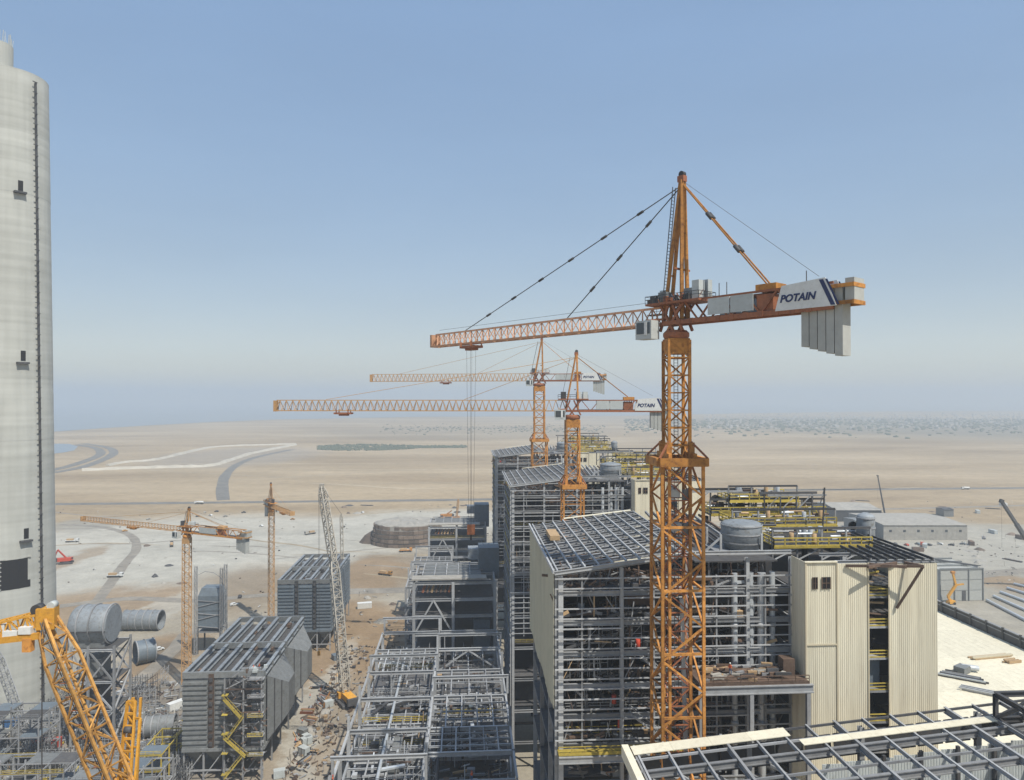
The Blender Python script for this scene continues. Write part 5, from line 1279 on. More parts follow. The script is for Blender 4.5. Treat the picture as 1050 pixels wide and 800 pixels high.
# ------------------------------------------------------------------ turbine hall roof on the right
def hall():
    X0, X1, Y0, Y1, z = 78, G(1050, 666, 55).x, 122, 282, 55
    t = thing('turbine_hall', (X0, Y0, 0), 'long pale beige hall roof with grey parapet right of the stair tower', 'hall')
    n = 16
    for i in range(n):
        a = Y0 + (Y1 - Y0) * i / n; b = Y0 + (Y1 - Y0) * (i + 1) / n
        for k in range(3):
            xa = X0 + (X1 - X0) * k / 3; xb = X0 + (X1 - X0) * (k + 1) / 3
            o = bpy.data.objects.new('roof_panel', ribbed('beige', 10, .04)); COL.objects.link(o); o.parent = t
            # laid flat: sheet up axis runs along Y
            o.location = Vector((xb, a, z)) - WP[t.name]; o.rotation_euler = (R(90), 0, R(180)); o.scale = (xb - xa - .04, 1, b - a - .04)
            o.rotation_euler = (R(-90), 0, 0); o.location = Vector((xa, b, z)) - WP[t.name]
            o.rotation_euler = Matrix(((1, 0, 0), (0, 0, 1), (0, -1, 0))).to_euler(); o.location = Vector((xa, a, z)) - WP[t.name]
    MB().box(((X0 + X1) / 2, (Y0 + Y1) / 2, z / 2 - .2), (X1 - X0 - .5, Y1 - Y0 - .5, z - .4)).build('hall_body', 'beige', t)
    m = 26
    for i in range(m):
        a = Y0 + (Y1 - Y0) * i / m; b = Y0 + (Y1 - Y0) * (i + 1) / m
        bar('parapet_panel', t, (X1 + .4, a + .05, z + .9), (X1 + .4, b - .05, z + .9), .3, 3.8, 'dsteel')
        bar('parapet_post', t, (X1 + .1, a, z - .2), (X1 + .1, a, z + 3.3), .5, .5, 'dsteel')
        bar('parapet_rail', t, (X1 + .2, a, z + 2.0), (X1 + .2, b, z + 2.0), .2, .25, 'steel')
    bar('parapet_cap', t, (X1 + .4, Y0, z + 2.95), (X1 + .4, Y1, z + 2.95), .8, .2, 'steel')
    bar('end_parapet', t, (X0, Y1, z + 1), (X1, Y1, z + 1), .3, 3, 'dsteel')
    return t
hall()
def on_roof(px, py, z=55.1): return G(px, py, z)
def pallet(label, p, ang, n, L, m, cat='materials', group='materials left on the hall roof', name='material_pile', sp=.5):
    t = thing(name, p, label, cat, group); c, s_ = math.cos(ang), math.sin(ang); rnd = random.Random(int(p[0] * 7 + p[1]))
    for k in range(n):
        q = Vector(p) + Vector((-s_, c, 0)) * (k % 4) * sp + Vector((0, 0, .15 + .32 * (k // 4))) ; l2 = L * rnd.uniform(.7, 1.05); o = rnd.uniform(-.4, .4)
        bar('length', t, q + Vector((c, s_, 0)) * (o - l2 / 2), q + Vector((c, s_, 0)) * (o + l2 / 2), .35, .3, rnd.choice(m) if isinstance(m, (tuple, list)) else m)
    return t
p = on_roof(1018, 675); pallet('long thin brown timbers lying on the beige hall roof', p, R(8), 6, 12, ('timber', 'beige_d'))
p = on_roof(1040, 680); pallet('short brown timber stack near the hall parapet at the right edge', p, R(10), 8, 4, ('timber',))
p = on_roof(985, 697); pallet('silver metal lengths lying diagonally on the hall roof', p, R(-38), 8, 11, ('steel', 'pipe', 'dsteel'), sp=.8)
p = on_roof(1008, 712); pallet('grey metal offcuts on the hall roof near the foreground truss', p, R(-40), 7, 9, ('steel', 'lsteel', 'dsteel'), sp=.9)
p = on_roof(972, 690)
t = thing('roof_fan', p, 'grey fan unit lying beside the silver metal lengths on the hall roof', 'fan')
MB().box(Vector(p) + Vector((3.5, 0, .8)), (3.2, 2.4, 1.5), R(30)).build('fan_housing', 'casing', t); bar('fan_duct', t, Vector(p) + Vector((4, 1, 1)), Vector(p) + Vector((7.5, 0, .8)), 1.3, 1.3, 'pipe', 'pipe'); bar('fan_frame', t, Vector(p) + Vector((0, 1, .3)), Vector(p) + Vector((3, -1, .3)), .4, .4, 'dsteel')

# ------------------------------------------------------------------ foreground bunker bay roof steel
def fore():
    YB = 97.0; xl = XY(641, YB); xr = XY(1052, YB); z0 = PY(641, 768, YB).z
    sl = (PY(1040, 719, YB).z - z0) / (XY(1040, YB) - xl)
    t = thing('roof_steelwork', (xl, YB, 0), 'unfinished grey roof beams with beige sheets across the lower right foreground', 'roof frame')
    zf = lambda x: z0 + (x - xl) * sl
    yn = 62.0
    # rows across
    rows = [YB, YB - 3.2, YB - 6.4, YB - 11.0, YB - 13.5, YB - 20, YB - 27]
    for i, y in enumerate(rows):
        hvy = i in (2, 4, 6)
        bar('roof_girder' if hvy else 'edge_angle', t, (xl, y, zf(xl) - (.3 if hvy else .05)), (xr + 12, y, zf(xr + 12) - (.3 if hvy else .05)), .45 if hvy else .22, .95 if hvy else .3, 'steel' if hvy else ('dsteel' if i == 0 else 'steel'), 'ibeam' if hvy else 'box')
    x = xl + 1.2; k = 0
    while x < xr + 10:
        hv = k % 4 == 3
        bar('roof_joist', t, (x, YB + .2, zf(x) + (.02 if not hv else -.1)), (x, yn, zf(x) + (.02 if not hv else -.1)), .38 if hv else .26, .9 if hv else .5, 'steel' if hv else 'lsteel', 'ibeam')
        x += 4.05; k += 1
    # beige sheets laid so far
    def strip_(xa, xb, ya, w, nm='roof_sheet'):
        n = 4
        for i in range(n):
            a = xa + (xb - xa) * i / n; b = xa + (xb - xa) * (i + 1) / n
            bar(nm, t, (a, ya, zf(a) + .36), (b - .03, ya, zf(b) + .36), w, .1, 'beige')
    xm = XY(805, YB - 1)
    strip_(xl + .6, xm, YB - 1.4, 2.3); strip_(xm + .5, XY(1012, YB - 3.5), YB - 4.6, 1.5)
    bar('verge_sheet', t, (xl - .1, YB, zf(xl) - .2), (xl - .1, yn, zf(xl) - .2), .9, 1.6, 'beige')
    bar('verge_beam', t, (xl + .9, YB, zf(xl) - .2), (xl + .9, yn, zf(xl) - .2), .3, .8, 'steel', 'ibeam')
    # back wall, floor below, stored things
    for k in range(12): 
        a = xm + 2 + k * 3.2; sheet(t, (a, YB - 7.2, zf(a) - 9), 3.15, 7.6, 0, 'panelgrey', 8)
    for k in range(7): 
        a = xm + 10 + k * 5; bar('wall_shadow_post', t, (a, YB - 7.6, zf(a) - 9), (a, YB - 7.6, zf(a) - 1), .4, .4, 'dsteel')
    for k in range(14):
        a = xl + 1 + k * 4; bar('dark_louvre', t, (a, YB - .8, zf(a) - 2.6), (a + 3.6, YB - .8, zf(a + 3.6) - 2.6), .2, 3.2, 'dsteel')
    bar('bunker_floor', t, (xl, (YB + yn) / 2, z0 - 10), (xr + 12, (YB + yn) / 2, z0 - 9.9), YB - yn, .3, 'grating')
    for x in (xl + .6, xl + 17, xl + 33, xl + 50, xr + 10):
        for y in (YB - .6, YB - 15, YB - 33): bar('column', t, (x, y, 0), (x, y, zf(x) - .6), .7, .7, 'steel', 'ibeam', up=(0, 1, 0))
    rnd = random.Random(4)
    for k in range(40):
        a = rnd.uniform(xl + 2, xr); y = rnd.uniform(YB - 16, YB - 2); L = rnd.uniform(1, 5)
        bar('stored_part', t, (a, y, z0 - 9.2 + rnd.random()), (a + L * rnd.choice((0, 1)), y + rnd.uniform(.5, 2), z0 - 9.2 + rnd.random() * 2), rnd.uniform(.3, 1.4), rnd.uniform(.3, 1.2), rnd.choice(('steel', 'primer', 'pipe', 'lsteel', 'timber', 'dsteel', 'blue')))
    for k in range(5): 
        a = xl + 3 + 4 * k; bar('lattice_tie', t, (a, YB - 3, zf(a) - 3), (a + 5, YB - 6, zf(a) - 5), .3, .3, 'steel')
    # taller dark truss at the right edge
    xa = XY(1020, 93); za = PY(1020, 712, 93).z
    g = [Vector((xa, 93, za)), Vector((xa, 84, za)), Vector((xa + 14, 93, za)), Vector((xa + 14, 84, za))]
    for a, b in ((g[0], g[1]), (g[0], g[2]), (g[1], g[3]), (g[2], g[3])): bar('truss_chord', t, a, b, .5, .7, 'dsteel', 'ibeam')
    for a, b in ((g[0], g[1]), (g[0], g[2]), (g[1], g[3])):
        bar('truss_chord', t, a - Z * 3.4, b - Z * 3.4, .5, .7, 'dsteel', 'ibeam'); bar('truss_post', t, a, a - Z * 4.5, .5, .5, 'dsteel', 'ibeam', up=(0, 1, 0)); bar('truss_diagonal', t, a - Z * 3.2, a.lerp(b, .5), .35, .35, 'dsteel'); bar('truss_diagonal', t, b - Z * 3.2, a.lerp(b, .5), .35, .35, 'dsteel')
    return t
fore()

# ------------------------------------------------------------------ round retaining wall in the yard
def round_wall():
    a = G(384, 560); b = G(446, 562); r = (b - a).length / 2 * 1.2; c = (a + b) / 2 + Vector((1, r * .62, 0)); h = 17.0
    t = thing('round_stockyard_wall', c, 'low round brown wall filled with grey rubble on the pale yard', 'wall')
    n = 28
    for i in range(n):
        a0, a1 = math.pi * (.86 + 1.25 * i / n), math.pi * (.86 + 1.25 * (i + .96) / n)
        for k in range(5):
            z0, z1 = h * k / 5 + .1, h * (k + 1) / 5 - .7; bb = MB(); rr = r * (1.0 - .02 * k) * random.uniform(.985, 1.015)
            q = lambda a_, R_, z_: c + Vector((R_ * math.cos(a_), R_ * math.sin(a_) * .8, z_))
            bb.rings([[q(a0, rr, z0), q(a1, rr, z0), q(a1, rr - 2, z0), q(a0, rr - 2, z0)], [q(a0, rr, z1), q(a1, rr, z1), q(a1, rr - 2, z1), q(a0, rr - 2, z1)]]); bb.build('wall_block', 'brownwall', t)
    b2 = MB(); m = 40; rings = []
    for f_, z in ((.93, 0), (.91, h - .6), (.82, h + .6), (.6, h + 1.4), (.3, h + 1.0)):
        rings.append([c + Vector((r * f_ * math.cos(2 * math.pi * k / m) * random.uniform(.97, 1.02), r * .8 * f_ * math.sin(2 * math.pi * k / m), z + (random.uniform(-.6, .8) if z > 1 else 0))) for k in range(m)])
    b2.rings(rings, (False, True)); b2.build('rubble_fill', 'gravelgrey', t)
    e = G(388, 556); b3 = MB()
    b3.rings([[e + Vector((-16 * q * math.cos(.6283 * k), 9 * q * math.sin(.6283 * k), z)) for k in range(10)] for q, z in ((1, 0), (.7, 6), (.2, 11))]); b3.build('earth_ramp', 'brownwall', t)
round_wall()

# ------------------------------------------------------------------ yard buildings on the right
def shed(label, px0, px1, py_base, eave, depth, m, roofm, ridge=2.5, win=0, name='workshop', rot=0, dark_end=None, door=False):
    a = G(px0, py_base); b = G(px1, py_base); d = (b - a); L = d.length; d.normalize(); nv = Vector((-d.y, d.x, 0))
    t = thing(name, a, label, 'workshop', 'workshop sheds in the right yard')
    q = lambda x, y, z: a + d * x + nv * y + Z * z
    n = max(2, int(L / 8))
    for i in range(n):
        w = L / n; bar('wall_panel', t, q(i * w + .03, .2, eave / 2), q((i + 1) * w - .03, .2, eave / 2), .4, eave, m)
        bar('wall_panel', t, q(i * w + .03, depth - .2, eave / 2), q((i + 1) * w - .03, depth - .2, eave / 2), .4, eave, m)
    for x in (.2, L - .2):
        bb = MB(); bb.rings([[q(x + o, 0.4, 0), q(x + o, depth - .4, 0), q(x + o, depth - .4, eave), q(x + o, depth / 2, eave + ridge), q(x + o, .4, eave)] for o in (-.2, .2)]); bb.build('gable_wall', dark_end or m, t)
    for (y0, y1, z0, z1) in ((-.6, depth / 2, eave - .1, eave + ridge), (depth + .6, depth / 2, eave - .1, eave + ridge)):
        k = max(3, int(L / 10))
        for i in range(k):
            x0, x1 = L * i / k, L * (i + 1) / k - .08; bb = MB(); pts = [q(x0, y0, z0 + .1), q(x1, y0, z0 + .1), q(x1, y1, z1 + .1), q(x0, y1, z1 + .1)]
            bb.poly(pts + [p_ + Z * .3 for p_ in pts], [(3, 2, 1, 0), (4, 5, 6, 7), (0, 1, 5, 4), (1, 2, 6, 5), (2, 3, 7, 6), (3, 0, 4, 7)]); bb.build('roof_panel', roofm, t)
    for i in range(win):
        x = L * (i + .5) / win; f_ = bar('window', t, q(x - 1.1, -.03, eave * .62), q(x + 1.1, -.03, eave * .62), .1, 2.0, 'glass')
    if door:
        for x in (.25, .7): bar('door', t, q(L * x - 3, -.05, eave * .35), q(L * x + 3, -.05, eave * .35), .12, eave * .7, 'dsteel')
    return t
shed('long pale grey workshop with a row of small windows in the right yard', 906, 992, 554, 12.5, 62, 'gravelgrey', 'gravelgrey', 1.5, 6, dark_end='casing')
shed('dark grey open-sided shed at the back of the right yard', 857, 904, 535, 11, 52, 'dsteel', 'gravelgrey', 3, 0, door=True)
shed('small grey shed in front of the dark shed', 884, 906, 551, 11, 34, 'casing', 'casing', 1.2, 1)
shed('tiny grey hut behind the long pale workshop', 968, 978, 530, 7, 14, 'casing', 'dsteel', 1, 0)
def grey_block():
    Y = 405; x0, x1 = XY(964, Y), XY(1008, Y); z1 = PY(980, 584, Y).z
    t = thing('unfinished_grey_block', (x0, Y, 0), 'flat pale grey panelled block right of the stair tower behind the hall parapet', 'building')
    MB().box(((x0 + x1) / 2, Y + 14, z1 / 2), (x1 - x0 - 1, 27, z1 - .5)).build('core', 'cw', t)
    for i in range(3):
        for k in range(3):
            a = x0 + (x1 - x0) * i / 3; b = x0 + (x1 - x0) * (i + 1) / 3; za, zb = z1 * k / 3, z1 * (k + 1) / 3
            bar('wall_panel', t, (a + .15, Y + .3, (za + zb) / 2), (b - .15, Y + .3, (za + zb) / 2), .4, zb - za - .3, 'cw')
    for i in range(4): bar('pilaster', t, (x0 + (x1 - x0) * i / 3, Y - .1, 0), (x0 + (x1 - x0) * i / 3, Y - .1, z1 + .6), .5, .6, 'casing')
    for y in (0, 9, 18, 27): bar('roof_beam', t, (x0, Y + y, z1 + .3), (x1, Y + y, z1 + .3), .5, .9, 'casing')
    for i in range(3): bar('roof_pipe', t, (x0 + 3 + i * 3, Y + 24, z1 + 1.4), (x1 - 1 + i, Y + 3, z1 + 1.2), .5, .5, 'dsteel', 'tube')
    bar('doorway', t, (x0 + 13.5, Y - .02, 3), (x0 + 15.8, Y - .02, 3), .2, 6, 'dsteel')
grey_block()
# orange manlift working at that block
p = PY(975, 620, 399); p.z = 0
t = thing('boom_lift', p, 'orange boom lift raised against the pale grey block', 'boom lift')
h0 = PY(974, 618, 399).z
MB().box(p + Vector((0, 0, 1.4)), (4.5, 2.4, 1.6), .3).build('chassis', 'byellow', t)
for k in range(4): bar('wheel', t, p + Vector(((-1.5, 1.5)[k % 2], (-1.5, 1.1)[k // 2], .7)), p + Vector(((-1.5, 1.5)[k % 2], (-1.1, 1.5)[k // 2], .7)), 1.4, 1.4, 'tyre', 'pipe')
q1, q2, q3 = PY(972, 612, 399), PY(980, 600, 399), PY(977, 588, 399)
for a, b, w in ((p + Z * 2, q1, 1.2), (q1, q2, 1.3), (q2, q3, 1.0), (q2, PY(988, 599, 399), .8)): bar('lift_boom', t, a, b, w, w, 'byellow')
MB().box(q3 + Z * .6, (2.2, 1.4, 1.3)).build('basket', 'orange', t)
# long pipes on the ground at the right edge
for i in range(5):
    a = G(1012 + i * 7, 617 - i * 4.2); b = G(1060 + i * 9, 642 - i * 7.0)
    t = thing('long_pipe', (a + b) / 2, ('nearest', 'second nearest', 'middle', 'second farthest', 'farthest')[i] + ' long grey pipe of the parallel row at the right edge', 'pipe', 'parallel long pipes at the right edge')
    bar('pipe_shell', t, a + Z * .9, b + Z * .9, 1.7, 1.7, 'pipe', 'pipe'); bar('sleeper', t, a.lerp(b, .2) + Vector((-2, 0, .05)), a.lerp(b, .2) + Vector((2, 0, .05)), .5, .3, 'timber')
# telescopic mobile cranes in the right yard
def mobile(label, base_px, tip_px, D, m='dsteel', w=1.3, ang=.3, s=1.0):
    p = G(*base_px); t = thing('mobile_crane', p, label, 'mobile crane', 'telescopic mobile cranes in the right yard')
    c, s_ = math.cos(ang), math.sin(ang); L = lambda a, b, z: p + Vector((a * c - b * s_, a * s_ + b * c, z))
    MB().box(L(0, 0, 1.5), (11, 2.7, 1.2), ang).build('carrier', 'ochre', t); MB().box(L(4.6, 0, 2.6), (2.2, 2.6, 1.6), ang).build('driver_cab', 'ochre', t); MB().box(L(-1.5, 0, 2.9), (5, 2.6, 1.7), ang).build('upper_structure', 'ochre', t)
    for k in range(8): x = (-4, -1.6, 1.6, 4)[k // 2]; q = (-1.3, 1.3)[k % 2]; bar('wheel', t, L(x, q - .2, .7), L(x, q + .2, .7), 1.4, 1.4, 'tyre', 'pipe')
    tip = P(*tip_px, D); a = L(-2.5, 0, 3.2)
    for i, f_ in enumerate(((0, .4), (.38, .72), (.7, 1.0))): bar('boom_section', t, a.lerp(tip, f_[0]), a.lerp(tip, f_[1]), w * (1 - .18 * i), w * (1.2 - .2 * i), m)
    bar('boom_tip', t, tip + Vector((-1.0, 0, .4)), tip + Vector((.9, 0, -.4)), w * .8, w, m)
    bar('hoist_rope', t, tip, tip - Z * (tip.z * .5), .1, None, 'rope', 'tube')
mobile('mobile crane with thin dark boom raised behind the dark shed', (910, 534), (900, 488), 690, w=1.1)
mobile('mobile crane whose thin boom rises behind the roof platforms', (838, 540), (845, 502), 620, w=1.0)
mobile('mobile crane at the right edge with thick dark boom leaning left', (1075, 600), (1027, 514), 440, w=2.2, ang=2.2)

# ------------------------------------------------------------------ vehicles
def vehicle(kind, label, px, py, ang, m, group=None):
    p = G(px, py); c, s_ = math.cos(ang), math.sin(ang); L = lambda a, b, z: p + Vector((a * c - b * s_, a * s_ + b * c, z))
    nm = {'car': 'parked_car', 'pickup': 'pickup_truck', 'truck': 'flatbed_truck', 'tanker': 'tanker_truck'}[kind]
    t = thing(nm, p, label, kind if kind != 'pickup' else 'pickup', group)
    if group: loose(t, label)
    def body(prof, w, m_, name):
        b = MB(); b.rings([[L(x, q * w, z) for x, z in prof] for q in (-.5, -.46, .46, .5)]); return b.build(name, m_, t)
    if kind in ('car', 'pickup'):
        body([(-2.3, .4), (2.2, .4), (2.3, .8), (1.3, 1.05), (.7, 1.65), (-.7, 1.68), (-1.2, 1.1), (-2.3, 1.05)] if kind == 'pickup' else [(-2.2, .4), (2.2, .4), (2.25, .85), (1.2, 1.0), (.5, 1.6), (-1.2, 1.6), (-2.1, 1.05)], 1.85, m, 'body')
        for q in (-1, 1): bar('side_window', t, L(-.7, q * .92, 1.32), L(.55, q * .92, 1.32), .06, .42, 'glass')
        bar('windscreen', t, L(1.0, -.7, 1.36), L(1.0, .7, 1.36), .08, .5, 'glass')
        ws, r = ((-1.4, .9), (1.4, .9)), .38
    else:
        MB().box(L(-.5, 0, 1.0), (9, 2.4, .5), ang).build('chassis', 'dsteel', t); MB().box(L(4.0, 0, 2.1), (2.1, 2.4, 2.3), ang).build('cab', m, t); bar('windscreen', t, L(5.08, -1, 2.5), L(5.08, 1, 2.5), .08, .9, 'glass')
        if kind == 'tanker': bar('tank', t, L(-5, 0, 2.4), L(2.6, 0, 2.4), 2.3, 2.3, 'white', 'pipe')
        else:
            MB().box(L(-1.2, 0, 1.45), (7.6, 2.5, .35), ang).build('bed', m, t); MB().box(L(-1.6, 0, 2.3), (5, 2.0, 1.3), ang).build('load', 'timber', t)
        ws, r = ((-4, 1.1), (-2.6, 1.1), (3.8, 1.1)), .55
    for x, w in ws:
        for q in (-1, 1): bar('wheel', t, L(x, q * w - .14, r), L(x, q * w + .14, r), r * 2, r * 2, 'tyre', 'pipe')
vehicle('pickup', 'white pickup driving on the dirt track left of the small ochre crane', 163, 667, R(40), 'white')
vehicle('truck', 'white flatbed truck parked near the chimney on the pale yard', 74, 556, R(5), 'white')
vehicle('truck', 'orange-loaded truck in front of the round wall', 416, 566, R(5), 'orange')
vehicle('tanker', 'white tanker on the highway above the left crane', 204, 517, R(175), 'white')
for i, (x, y) in enumerate(((196, 527), (203, 530), (210, 526), (216, 529), (222, 525), (231, 530))): vehicle('car', 'dusty parked car in the loose group behind the left crane jib', x, y, R(20 + 40 * i), ('white', 'dsteel', 'gravelgrey')[i % 3], 'cars parked on the pale yard')
vehicle('pickup', 'dark pickup alone right of the parked group on the pale yard', 250, 526, R(10), 'dsteel')
vehicle('car', 'single white car behind the far precipitator', 240, 621, R(30), 'white')
vehicle('car', 'single dark car near the far orange crane', 246, 613, R(100), 'dsteel')
for i in range(7): vehicle('car', 'car in the row parked before the long pale workshop', 918 + i * 11.5, 558.5 + (i % 2), R(85 + 9 * i), ('dsteel', 'red', 'casing_b', 'dsteel', 'white', 'dsteel', 'casing_b')[i], 'cars parked before the workshop')
vehicle('tanker', 'pale tanker on the right part of the highway', 990, 502, R(178), 'white')
vehicle('truck', 'red truck parked before the long pale workshop', 947, 561, R(70), 'red')
for i, (x, y) in enumerate(((118, 592), (128, 545), (152, 533), (176, 560), (268, 540), (300, 533), (318, 548), (352, 541), (372, 526), (395, 590))):
    vehicle('truck' if i % 3 == 0 else 'pickup', 'small site vehicle scattered over the pale yard', x, y, R(37 * i), ('white', 'ochre', 'gravelgrey', 'dsteel')[i % 4], 'site vehicles on the pale yard')
# red crawler machine on the pale yard
p = G(68, 578); t = thing('piling_machine', p, 'red tracked machine on the pale yard right of the chimney', 'machine')
crawler_body(t, p, R(20), 'red', 1.1); bar('boom_arm', t, p + Z * 4, p + Vector((-6, 0, 10)), .9, .9, 'red'); bar('boom_arm', t, p + Vector((-6, 0, 10)), p + Vector((-9, 0, 3)), .7, .7, 'red')
# hoist ropes' load people ------------------------------------------------
def person_mesh():
    me = bpy.data.meshes.new('person_body')
    V = [(0, 0, .95), (0, 0, 1.2), (0, 0, 1.42), (0, .01, 1.55), (0, .02, 1.68), (.1, 0, .9), (.13, .05, .5), (.13, .0, .08), (.14, .14, .04), (-.1, 0, .9), (-.14, -.04, .5), (-.14, -.12, .08), (-.15, .02, .04), (.2, 0, 1.4), (.26, .05, 1.13), (.22, .25, 1.0), (-.2, 0, 1.4), (-.27, .02, 1.12), (-.22, .22, .98)]
    E = [(0, 1), (1, 2), (2, 3), (3, 4), (0, 5), (5, 6), (6, 7), (7, 8), (0, 9), (9, 10), (10, 11), (11, 12), (2, 13), (13, 14), (14, 15), (2, 16), (16, 17), (17, 18)]
    rr = [.16, .15, .17, .07, .105, .1, .075, .055, .05, .1, .075, .055, .05, .08, .055, .045, .08, .055, .045]
    me.from_pydata(V, E, []); o = bpy.data.objects.new('person_build', me); COL.objects.link(o)
    md = o.modifiers.new('skin', 'SKIN'); sv = me.skin_vertices[0].data
    for i, r in enumerate(rr): sv[i].radius = (r, r * .85)
    sv[0].use_root = True; sb = o.modifiers.new('sub', 'SUBSURF'); sb.levels = 1
    dg = bpy.context.evaluated_depsgraph_get(); m2 = bpy.data.meshes.new_from_object(o.evaluated_get(dg)); bpy.data.objects.remove(o)
    m2.materials.clear(); m2.materials.append(M['blue']); m2.materials.append(M['skin']); m2.materials.append(M['vest'])
    for p in m2.polygons:
        z = p.center.z; p.use_smooth = True
        p.material_index = 1 if z > 1.5 or (abs(p.center.x) > .17 and z < 1.06 and z > .9) else (2 if z > .95 else 0)
    return m2
M['vest'] = mat('orange_work_vest', (.60, .12, .04), .8)
PM = person_mesh()
hm = MB(); hm.rings([[Vector((r * math.cos(.6283 * k), r * math.sin(.6283 * k), z)) for k in range(10)] for r, z in ((.15, 1.70), (.13, 1.78), (.07, 1.84))]); HM = hm.mesh('helmet', 'red'); HW = hm.mesh('helmet', 'white')
def person(label, p, ang, white=False):
    o = put('person', PM, None, p); tag(o, label, 'person', 'site workers'); o.rotation_euler = (0, 0, ang)
    h = put('helmet', HW if white else HM, o, p); h.location = (0, .02, 0)
    if 'lane' in label: loose(o, label)
person('worker in orange vest on the roof corner of the near precipitator', (-66.5, 232.2, 33.6), 1.0)
person('worker in orange vest second on the precipitator roof edge', (-65.0, 233.2, 33.6), 2.6)
person('worker standing on the precipitator stair landing', (-64.0, 229.6, 20.6), 2.0, True)
person('worker standing on the nearest cross beam of the stepped frame', (1.6, 148.0, 41.5), .4)
person('worker at the left column of the stepped frame', (-26.6, 148.3, 41.5), 1.4)
person('worker on the loading deck of the nearest boiler house', (42.0, 111.0, 76.3), 2.2, True)
for i, (x, y) in enumerate(((310, 742), (318, 716), (330, 690), (303, 762), (322, 738), (299, 700))): person('worker walking in the littered lane by the near precipitator', G(x, y), i * 1.3, i % 2 == 0)

# ------------------------------------------------------------------ loose materials on the ground
rnd = random.Random(21)
def steel_stack(p, ang, lab, grp, m, n=8, L=6):
    t = loose(thing('steel_stack', p, lab, 'steel stack', grp), lab); c, s_ = math.cos(ang), math.sin(ang)
    for k in range(n):
        q = Vector(p) + Vector((-s_, c, 0)) * ((k % 4) - 1.5) * .6 + Z * (.25 + .42 * (k // 4)); l2 = L * rnd.uniform(.6, 1.1)
        bar('beam', t, q - Vector((c, s_, 0)) * l2 / 2, q + Vector((c, s_, 0)) * l2 / 2, .4, .4, rnd.choice(m), 'ibeam')
def heap(p, r, h, lab, grp, m='gravelgrey', name='rubble_heap'):
    b = MB(); k = 11
    b.rings([[Vector(p) + Vector((r * q * math.cos(6.283 * i / k) * rnd.uniform(.75, 1.2), r * q * math.sin(6.283 * i / k) * rnd.uniform(.75, 1.2), h * z * rnd.uniform(.85, 1.1) - .05)) for i in range(k)] for q, z in ((1, 0), (.75, .4), (.4, .85), (.12, 1))], (False, True))
    o = b.build(name, m, None, p); tag(o, lab, 'heap', grp); loose(o, lab)
def cabin(p, ang, lab, grp, m, s=(6, 2.5, 2.6)):
    t = loose(thing('site_container', p, lab, 'container', grp), lab); c, s_ = math.cos(ang), math.sin(ang)
    MB().box(Vector(p) + Z * (s[2] / 2 + .1), s, ang).build('container_box', m, t)
    for k in range(9):
        o = -s[0] / 2 + s[0] * (k + .5) / 9; q = Vector(p) + Vector((c, s_, 0)) * o
        bar('container_rib', t, q + Vector((s_, -c, 0)) * (s[1] / 2 + .04) + Z * .2, q + Vector((s_, -c, 0)) * (s[1] / 2 + .04) + Z * (s[2] - .1), .25, .08, m)
    bar('container_roof', t, Vector(p) - Vector((c, s_, 0)) * s[0] / 2 + Z * (s[2] + .15), Vector(p) + Vector((c, s_, 0)) * s[0] / 2 + Z * (s[2] + .15), s[1] + .1, .12, m)
def drum(p, lab, grp):
    t = loose(thing('cable_drum', p, lab, 'cable drum', grp), lab); a = rnd.uniform(0, 3); d = Vector((math.cos(a), math.sin(a), 0)); c = Vector(p) + Z * 1.2
    bar('cable_coil', t, c - d * .7, c + d * .7, 1.6, 1.6, 'dsteel', 'pipe')
    for q in (-.75, .75): bar('flange', t, c + d * (q - .06), c + d * (q + .06), 2.4, 2.4, 'timber', 'pipe')
lane = 'materials in the lane by the near precipitator'
for i in range(30):
    py = rnd.uniform(672, 800); px = 282 + (800 - py) * .36 + rnd.uniform(-22, 26); p = G(px, py)
    if -63 < p.x or p.x > -30:
        if p.x > -29: continue
    if p.x < -60: p.x = -56 + rnd.uniform(-2, 4)
    r = rnd.random()
    if r < .45: steel_stack(p, rnd.uniform(0, 3.1), 'stack of steel lengths in the lane by the near precipitator', lane, ('primer', 'steel', 'dsteel', 'timber', 'rust'), rnd.randint(4, 10), rnd.uniform(3, 8))
    elif r < .7: heap(p, rnd.uniform(1.2, 3.0), rnd.uniform(.5, 1.4), 'low rubble heap in the lane by the near precipitator', lane, rnd.choice(('gravelgrey', 'brownwall', 'timber')))
    elif r < .85: drum(p, 'cable drum in the lane by the near precipitator', lane)
    else: cabin(p, rnd.uniform(0, 3), 'small container in the lane by the near precipitator', lane, rnd.choice(('casing_b', 'panelgrey', 'primer', 'casing')), (3.5, 2.2, 2.2))
bl = 'materials in the bottom left yard'
for i in range(44):
    px, py = rnd.uniform(-10, 190), rnd.uniform(705, 830); p = G(px, py)
    r = rnd.random()
    if r < .5: steel_stack(p, rnd.uniform(0, 3.1), 'stack of steel lengths in the crowded bottom left yard', bl, ('steel', 'lsteel', 'dsteel', 'primer', 'casing_b', 'yellow'), rnd.randint(6, 12), rnd.uniform(5, 12))
    elif r < .7: cabin(p, rnd.uniform(0, 3), 'container in the crowded bottom left yard', bl, rnd.choice(('casing_b', 'white', 'panelgrey', 'dsteel', 'casing')))
    elif r < .85: heap(p, rnd.uniform(2, 4), rnd.uniform(.8, 2), 'rubble heap in the crowded bottom left yard', bl, rnd.choice(('gravelgrey', 'brownwall')))
    else: drum(p, 'cable drum in the crowded bottom left yard', bl)
